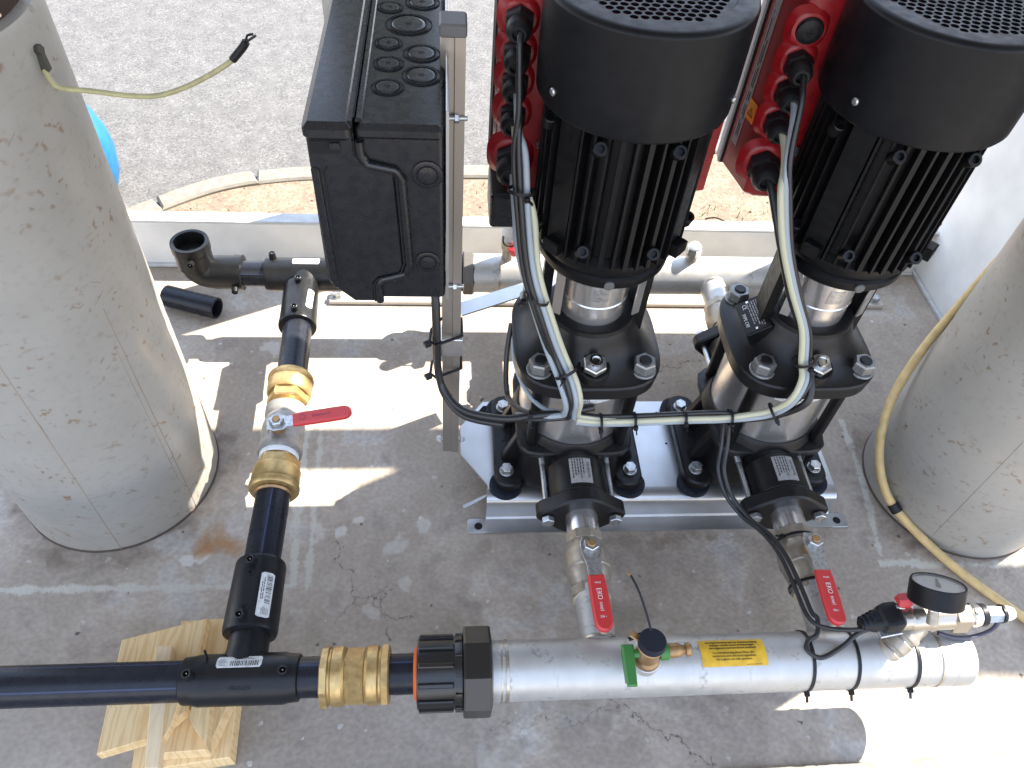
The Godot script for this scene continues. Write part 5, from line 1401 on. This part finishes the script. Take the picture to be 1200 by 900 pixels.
func build_cables() -> void:
	var grp := "cables of the pump drives and sensors"
	# left drive: four cables that come together and run down over the pump head
	var P := [V(-0.100, 0.655, -0.405), V(-0.093, 0.589, -0.385), V(-0.081, 0.514, -0.365), V(-0.057, 0.445, -0.343), V(-0.036, 0.390, -0.338), V(-0.020, 0.362, -0.318), V(-0.012, 0.335, -0.306), V(-0.009, 0.300, -0.316), V(-0.006, 0.282, -0.322)]
	var ends := [[V(-0.106, 0.774, -0.452), V(-0.108, 0.768, -0.438), V(-0.107, 0.735, -0.425), V(-0.106, 0.70, -0.413)],
		[V(-0.106, 0.738, -0.452), V(-0.107, 0.730, -0.436), V(-0.105, 0.700, -0.418)],
		[V(-0.106, 0.704, -0.452), V(-0.106, 0.696, -0.436), V(-0.104, 0.675, -0.418)],
		[V(-0.106, 0.664, -0.452), V(-0.105, 0.656, -0.434), V(-0.101, 0.630, -0.408)]]
	var offs := [V(-0.0085, 0, 0.0), V(-0.0035, 0.002, 0.004), V(0.0040, 0, 0.002), V(0.0105, 0, -0.001)]
	var mats := [M.black_cable, M.black_cable, M.grey_cable, M.cream]
	var who := ["black cable from the topmost gland of the left drive", "black cable from the second gland of the left drive", "pale grey cable from the left drive down its pump head", "cream cable from the left drive down its pump head"]
	var rads := [0.0034, 0.0034, 0.0041, 0.0043]
	for k in 4:
		var q: Array = ends[k].duplicate()
		for i in P.size():
			if k == 3 and i == 0: continue
			q.append(P[i] + offs[k])
		# then along to the right for the pale ones, to the left for the black ones
		if k >= 2: q.append_array(shifted([V(0.006, 0.273, -0.323), V(0.034, 0.268, -0.322), V(0.06, 0.269, -0.320)], V(0, [0, 0, 0.002, 0.0075][k], 0.0)))
		else: q.append_array([V(-0.020, 0.276, -0.322), V(-0.05, 0.274, -0.322), V(-0.075, 0.270, -0.326)])
		cable(who[k], q, rads[k], mats[k], grp)
	var fifth := [V(-0.104, 0.605, -0.447), V(-0.104, 0.596, -0.432), V(-0.101, 0.57, -0.405), V(-0.096, 0.53, -0.385), V(-0.072, 0.46, -0.352), V(-0.049, 0.395, -0.340), V(-0.034, 0.365, -0.322), V(-0.022, 0.335, -0.304), V(-0.018, 0.302, -0.313), V(-0.020, 0.288, -0.319), V(-0.038, 0.279, -0.324), V(-0.065, 0.274, -0.328), V(-0.085, 0.272, -0.333)]
	cable("thick pale grey cable from the lowest gland of the left drive", fifth, 0.0043, M.grey_cable, grp)
	# right drive bundle, from the crossing up over the right pump head
	var H := [V(0.002, 0.276, -0.322), V(0.034, 0.271, -0.322), V(0.082, 0.277, -0.318), V(0.157, 0.283, -0.317), V(0.215, 0.285, -0.317), V(0.258, 0.291, -0.316), V(0.284, 0.306, -0.312), V(0.299, 0.338, -0.306), V(0.308, 0.366, -0.316), V(0.307, 0.384, -0.335), V(0.293, 0.434, -0.346), V(0.261, 0.494, -0.358), V(0.232, 0.556, -0.370), V(0.214, 0.615, -0.388)]
	var ends2 := [[V(0.210, 0.660, -0.400), V(0.211, 0.715, -0.425), V(0.212, 0.730, -0.440), V(0.214, 0.738, -0.452)],
		[V(0.209, 0.655, -0.404), V(0.211, 0.688, -0.427), V(0.214, 0.700, -0.445), V(0.214, 0.704, -0.454)],
		[V(0.211, 0.640, -0.406), V(0.213, 0.653, -0.425), V(0.214, 0.664, -0.452)]]
	var offs2 := [V(0.008, -0.003, 0.003), V(0.001, 0.001, 0.003), V(-0.006, 0.006, 0.002)]
	var mats2 := [M.black_cable, M.grey_cable, M.cream]
	var who2 := ["black cable from the second gland of the right drive", "pale grey cable from the right drive over its pump head", "cream cable from the right drive over its pump head"]
	var rads2 := [0.0036, 0.0041, 0.0043]
	for k in 3:
		var q := []
		for i in H.size():
			var o: Vector3 = offs2[k]
			if i < 5: o = [V(0, 0.0072, -0.002), V(0, -0.0046, 0.003), V(0, 0.0024, 0.004)][k]
			elif i < 8: o = [V(0.004, -0.004, 0.002), V(0.0, -0.003, 0.004), V(-0.005, 0.004, 0.003)][k]
			q.append(H[i] + o)
		q.append_array(ends2[k])
		cable(who2[k], q, rads2[k], mats2[k], grp)
	cable("thick black cable from the lowest gland of the right drive", [V(0.214, 0.605, -0.447), V(0.219, 0.592, -0.425), V(0.234, 0.545, -0.385), V(0.262, 0.482, -0.362), V(0.295, 0.425, -0.348), V(0.316, 0.378, -0.334), V(0.321, 0.355, -0.310), V(0.316, 0.335, -0.300), V(0.298, 0.302, -0.309), V(0.262, 0.284, -0.314), V(0.215, 0.279, -0.316), V(0.157, 0.277, -0.316), V(0.10, 0.272, -0.319)], 0.0052, M.black_cable, grp)
	# black cables down the post
	var C := [V(-0.203, 0.560, -0.470), V(-0.201, 0.46, -0.430), V(-0.199, 0.385, -0.405), V(-0.199, 0.340, -0.398), V(-0.198, 0.311, -0.395), V(-0.190, 0.272, -0.382), V(-0.160, 0.256, -0.352), V(-0.104, 0.266, -0.328), V(-0.060, 0.275, -0.326), V(-0.015, 0.279, -0.328), V(0.010, 0.281, -0.332), V(0.028, 0.283, -0.335)]
	cable("thick black cable curving from the cabinet to the left pump", shifted(C, V(0, 0.003, 0.0)), 0.0055, M.black_cable, grp)
	cable("second black cable curving under the first beside the channel post", shifted(C.slice(0, 8), V(0.002, -0.0065, 0.004)), 0.0052, M.black_cable, grp)
	cable("thin grey cable looping round the sleeve of the left pump", [V(-0.085, 0.325, -0.46), V(-0.083, 0.300, -0.41), V(-0.068, 0.284, -0.368), V(-0.045, 0.280, -0.338), V(-0.02, 0.284, -0.328), V(-0.006, 0.287, -0.326)], 0.0036, M.grey_cable, grp)
	cable("black cable hanging behind the left stay bolt of the left pump", [V(-0.088, 0.335, -0.455), V(-0.094, 0.290, -0.43), V(-0.092, 0.24, -0.40), V(-0.080, 0.255, -0.36), V(-0.06, 0.272, -0.332)], 0.0042, M.black_cable, grp)
	# sensor cables to the front
	var S := [V(0.233, 0.284, -0.322), V(0.229, 0.258, -0.330), V(0.231, 0.220, -0.312), V(0.226, 0.196, -0.285), V(0.237, 0.172, -0.255), V(0.258, 0.162, -0.222), V(0.276, 0.172, -0.190), V(0.288, 0.180, -0.150), V(0.294, 0.183, -0.100), V(0.296, 0.186, -0.062)]
	cable("thin black sensor cable along the right valve to the gauge fitting", S + [V(0.302, 0.192, -0.042), V(0.320, 0.196, -0.033), V(0.345, 0.203, -0.028), V(0.366, 0.207, -0.029), V(0.385, 0.208, -0.033)], 0.0030, M.black_cable, grp)
	cable("thin black sensor cable with a loop on the manifold", shifted(S, V(0.008, 0.002, 0.002)) + [V(0.308, 0.190, -0.050), V(0.302, 0.187, -0.030), V(0.288, 0.186, -0.022), V(0.284, 0.184, -0.010), V(0.300, 0.183, 0.000), V(0.330, 0.187, -0.012), V(0.350, 0.198, -0.024), V(0.366, 0.205, -0.028), V(0.385, 0.207, -0.032)], 0.0032, M.black_cable, grp)
	cable("thin dark cable at the tip of the nickel sensor fitting", [V(0.548, 0.210, -0.041), V(0.551, 0.198, -0.034), V(0.540, 0.190, -0.026), V(0.515, 0.187, -0.020), V(0.490, 0.186, -0.020), V(0.468, 0.188, -0.026)], 0.0030, mat(0.06, 0.055, 0.08, 0.4), grp)
	# ties
	var g := "black cable ties"
	tie("cable tie round the bundle beside the left motor", V(-0.098, 0.615, -0.392), V(0.08, 1, -0.3), 0.0150, V(0.3, 0, 1), g)
	tie("cable tie with thick head round the bundle under the left motor", V(-0.072, 0.482, -0.354), V(0.35, 1, -0.3), 0.0160, V(-1, 0.1, 0.5), g)
	tie("cable tie round the bundle on the left pump head", V(-0.024, 0.371, -0.326), V(0.6, -0.9, 0.7), 0.0150, V(-0.3, 0.2, 1), g)
	tie("cable tie on the cables between the pumps, nearest the left pump", V(0.038, 0.271, -0.320), V(1, 0.05, 0), 0.0118, V(0, -0.4, 1), g)
	tie("cable tie at the middle of the cables between the pumps", V(0.086, 0.277, -0.317), V(1, 0.05, 0), 0.0118, V(0, 0.1, 1), g)
	tie("cable tie on the cables where they reach the right pump", V(0.158, 0.283, -0.316), V(1, 0, 0), 0.0118, V(0, 0.2, 1), g)
	tie("cable tie in front of the right pump above the sensor cables", V(0.226, 0.285, -0.316), V(1, 0.05, 0), 0.0118, V(0, 0, 1), g)
	tie("cable tie at the bend of the bundle below the right pump head", V(0.284, 0.303, -0.311), V(0.8, 0.6, 0), 0.0135, V(0.5, -0.8, 0.4), g)
	tie("cable tie round the bundle beside the right priming plug", V(0.305, 0.386, -0.335), V(-0.3, 1, -0.3), 0.0140, V(0.4, 0, 1), g)
	tie("cable tie at the join of black cables by the left pump", V(-0.064, 0.275, -0.322), V(1, 0.15, 0.1), 0.0130, V(-0.1, 1, 0.3), g)
	for k in 2:
		var y: float = [0.358, 0.289][k]
		var pt := thing("cable_tie", ["upper of two cable ties round the channel post", "lower of two cable ties round the channel post"][k], "cable tie", V(-0.185, y, -0.417), g)
		part("strap", tube([V(0.0225, 0, 0.010), V(0.0225, 0, -0.025), V(-0.006, 0, -0.025), V(-0.021, 0, -0.002), V(-0.023, 0, 0.020), V(-0.014, 0, 0.029), V(-0.005, -0.001, 0.0225), V(0.020, -0.001, 0.0105), V(0.0225, 0, 0.010)], 0.0022, 8, 1), M.black, pt)
		part("head", boxm(V(0.009, 0.008, 0.009), 0.0015), M.black, pt, Transform3D(Basis(Vector3.UP, 0.5), V(-0.026, 0, 0.026)))
	tie("cable tie round the upper hex of the right valve", V(0.338, 0.141, -0.190), V(0, 0, 1), 0.0300, V(-0.9, 0.6, 0), g)
	tie("cable tie round the lower hex of the right valve", V(0.338, 0.141, -0.118), V(0, 0, 1), 0.0300, V(-0.9, 0.6, 0), g)
	tie("leftmost cable tie round the right end of the manifold", V(0.291, 0.145, -0.0105), V(1, 0, 0.05), 0.0385, V(-0.05, -0.25, 1), g)
	tie("middle cable tie round the right end of the manifold", V(0.352, 0.145, -0.0105), V(1, 0, 0.05), 0.0385, V(-0.05, -0.25, 1), g)
	tie("rightmost black cable tie round the right end of the manifold", V(0.434, 0.145, -0.0105), V(1, 0, 0.04), 0.0385, V(-0.05, -0.25, 1), g)

func build_small() -> void:
	# yellow hose leaning on the right tank
	var ho := thing("yellow_hose", "beige yellow hose leaning on the right tank and lying on the floor", "hose")
	var hp := [V(0.760, 0.60, -0.560), V(0.703, 0.460, -0.545), V(0.640, 0.310, -0.508), V(0.601, 0.240, -0.476), V(0.574, 0.170, -0.440), V(0.562, 0.110, -0.392), V(0.571, 0.060, -0.337), V(0.606, 0.026, -0.290), V(0.669, 0.0105, -0.206), V(0.745, 0.009, -0.118), V(0.82, 0.009, -0.03), V(0.95, 0.009, 0.08)]
	part("hose_wall", tube(hp, 0.0074, 14, 8), M.hose, ho)
	part("clip", lathe([Vector2(0.0076, -0.008), Vector2(0.0097, -0.0075), Vector2(0.0097, 0.0075), Vector2(0.0076, 0.008)], 20), M.black, ho, T(V(0.590, 0.037, -0.308), V(0.035, -0.034, 0.05)))
	# earth wire on the left tank
	var ew := thing("earth_wire", "faded yellow green earth wire sticking out from the left tank top", "wire")
	part("insulation", tube([V(-0.5811, 0.7364, -0.405), V(-0.5764, 0.7276, -0.40), V(-0.5692, 0.7206, -0.40), V(-0.5389, 0.718, -0.40), V(-0.5089, 0.7116, -0.405), V(-0.4811, 0.7098, -0.41), V(-0.4549, 0.7164, -0.415), V(-0.4324, 0.7257, -0.42), V(-0.4123, 0.7357, -0.425), V(-0.4007, 0.7426, -0.43)], 0.0028, 10, 6), M.wire, ew)
	part("tank_lug", boxm(V(0.009, 0.024, 0.007), 0.0012), mat(0.035, 0.035, 0.025, 0.6), ew, T(V(-0.5815, 0.746, -0.408), V(0.10, -0.8, 0.12)))
	part("lug_bolt", hexa(0.009, 0.006), mat(0.04, 0.037, 0.03, 0.5), ew, T(V(-0.583, 0.755, -0.409), V(1, 0.1, 0.2)))
	part("terminal_sleeve", tube([V(-0.4030, 0.7410, -0.4295), V(-0.3908, 0.7537, -0.43), V(-0.3860, 0.7600, -0.43)], 0.0042, 10, 4), M.black, ew)
	for s in [-1, 1]:
		part("terminal_fork", tube([V(-0.3860, 0.760, -0.43), V(-0.3815 + s * 0.0022, 0.7650 - s * 0.0012, -0.431), V(-0.3765 + s * 0.0012, 0.7670 - s * 0.0006, -0.431)], 0.0013, 6, 2), M.black, ew)
	# brown lid on the left tank
	var cap := thing("tank_lid", "rough reddish brown round lid on top of the left tank", "lid", V(-0.7363, 0.793, -0.4253))
	part("lid_body", lathe([Vector2(0.118, 0.012), Vector2(0.146, 0.013), Vector2(0.151, 0.020), Vector2(0.150, 0.040), Vector2(0.138, 0.056), Vector2(0.10, 0.072), Vector2(0.05, 0.082)], 64), M.cap_brown, cap)
	part("dark_gap_ring", lathe([Vector2(0.140, -0.006), Vector2(0.144, -0.002), Vector2(0.144, 0.012), Vector2(0.118, 0.013)], 64), mat(0.03, 0.015, 0.01, 0.9), cap)  # dark colour painted for the shaded gap between lid and tank
	for a in [16.0, 41.0, 66.0, -9.0, -34.0]:
		var ra := deg_to_rad(a)
		part("lid_clip", boxm(V(0.006, 0.005, 0.011), 0.0015), mat(0.66, 0.56, 0.42, 0.6), cap, Transform3D(Basis(Vector3.UP, -ra), V(cos(ra) * 0.147, 0.004, sin(ra) * 0.147)))
	# timber offcuts under the front pipe
	var w := "timber offcuts stacked under the front pipe"
	var plank := func(label: String, pts: Array, y0: float, y1: float, m: Material) -> void:
		var q := PackedVector2Array()
		for v in pts: q.append(V2(v[0], v[1]))
		solo("timber_offcut", prism(q, y0, y1, 0.0012), m, label, "timber", Transform3D.IDENTITY, w)
	plank.call("lowest timber offcut flat on the floor under the pipe", [[-0.606, -0.085], [-0.478, -0.115], [-0.468, 0.052], [-0.590, 0.066]], 0.0005, 0.036, M.wood)
	plank.call("right middle timber offcut with straight sides below the tee", [[-0.560, -0.124], [-0.470, -0.128], [-0.470, -0.02], [-0.490, 0.050], [-0.552, 0.052]], 0.0365, 0.066, M.wood)
	plank.call("wide left timber offcut with slanting ends", [[-0.626, -0.090], [-0.518, -0.118], [-0.518, 0.004], [-0.552, 0.038], [-0.618, 0.056]], 0.0665, 0.088, M.wood)
	plank.call("narrow right timber offcut with pointed front end", [[-0.512, -0.055], [-0.494, -0.055], [-0.488, 0.030], [-0.484, 0.055], [-0.500, 0.036], [-0.514, 0.018]], 0.0665, 0.092, M.wood)
	plank.call("pale thin timber stick sticking out to the front", [[-0.572, -0.072], [-0.551, -0.072], [-0.533, 0.080], [-0.549, 0.080]], 0.0885, 0.108, M.wood_b)
	plank.call("split timber wedge beside the pale stick", [[-0.548, -0.050], [-0.520, -0.048], [-0.530, 0.030], [-0.542, 0.062], [-0.548, 0.060]], 0.0885, 0.104, M.wood)
	for k in 5:
		var a := V(-0.56 + k * 0.02, 0.002, 0.075 + 0.008 * (k % 3))
		solo("wood_splinter", tube([a, a + V(0.006, 0.002, -0.006), a + V(0.018 - k * 0.005, 0.001, -0.014)], 0.0011, 5, 3), M.wood_b, ["wood splinter furthest left before the timber stack", "wood splinter second from left before the timber stack", "wood splinter in the middle before the timber stack", "wood splinter second from right before the timber stack", "wood splinter furthest right before the timber stack"][k], "splinter", Transform3D.IDENTITY, "wood splinters before the timber")
	# blue drum outside
	var bd := thing("blue_tub", "low bright blue plastic tub outside behind the left tank", "tub", V(-1.128, -0.03, -1.235))
	part("tub_body", lathe([Vector2(0.135, 0.0), Vector2(0.155, 0.012), Vector2(0.170, 0.05), Vector2(0.176, 0.10), Vector2(0.172, 0.14), Vector2(0.158, 0.18), Vector2(0.130, 0.212), Vector2(0.10, 0.222)], 56), M.blue, bd)
	part("tub_rim", lathe([Vector2(0.098, 0.220), Vector2(0.108, 0.226), Vector2(0.108, 0.236), Vector2(0.095, 0.240)], 56), M.blue, bd)

# ---------------------------------------------------------------- everything
func _ready() -> void:
	rng.seed = 7
	var cam := Camera3D.new()
	cam.name = "camera"
	cam.fov = 53.308
	cam.near = 0.05
	cam.far = 400.0
	add_child(cam)
	cam.transform = Transform3D(Basis(V(0.99634426, 0.06464554, 0.05584856), V(0.00072262, 0.64734183, -0.76219947), V(-0.08542591, 0.75945343, 0.6449286)).orthonormalized(), V(-0.18450746, 1.14050762, 0.34679253))
	cam.current = true
	var sky_mat := ProceduralSkyMaterial.new()
	sky_mat.sky_top_color = Color(0.60, 0.67, 0.79)
	sky_mat.sky_horizon_color = Color(0.96, 0.945, 0.92)
	sky_mat.sky_curve = 0.12
	sky_mat.ground_bottom_color = Color(0.45, 0.43, 0.40)
	sky_mat.ground_horizon_color = Color(0.70, 0.71, 0.71)
	sky_mat.energy_multiplier = 1.0
	var sky := Sky.new()
	sky.sky_material = sky_mat
	var env := Environment.new()
	env.background_mode = Environment.BG_SKY
	env.sky = sky
	env.tonemap_mode = Environment.TONE_MAPPER_LINEAR
	env.tonemap_exposure = 5.0
	env.sdfgi_enabled = true
	env.ssao_enabled = true
	env.ssil_enabled = true
	var we := WorldEnvironment.new()
	we.name = "environment"
	we.environment = env
	add_child(we)
	var sun := DirectionalLight3D.new()
	sun.name = "sun"
	sun.light_energy = 1.4
	sun.light_color = Color(1.0, 0.965, 0.91)
	sun.light_angular_distance = 0.5
	sun.shadow_enabled = true
	add_child(sun)
	sun.look_at_from_position(Vector3.ZERO, V(-0.84, -1.0, 0.415), Vector3.UP)
	make_materials()
	build_setting()
	build_tank("left grey pressure tank with rust lines, brown lid above it", V(-0.7363, 0, -0.4253), [[77.0, 0.0, 0.76, 0.0007], [28.5, 0.0, 0.46, 0.0006], [31.5, 0.09, 0.40, 0.0004]])
	build_tank("right grey pressure tank with the yellow hose leaning on it", V(0.7384, 0, -0.3806), [[128.0, 0.03, 0.30, 0.0005]])
	build_plate()
	build_pump("left black vertical pump beside the channel post", V(0.018, 0, -0.427), true)
	build_pump("right black vertical pump with nameplate beside the right tank", V(0.338, 0, -0.427), false)
	build_post()
	build_cabinet()
	build_rear_manifold()
	build_left_pipes()
	build_front_manifold()
	build_gauge()
	build_cables()
	build_small()
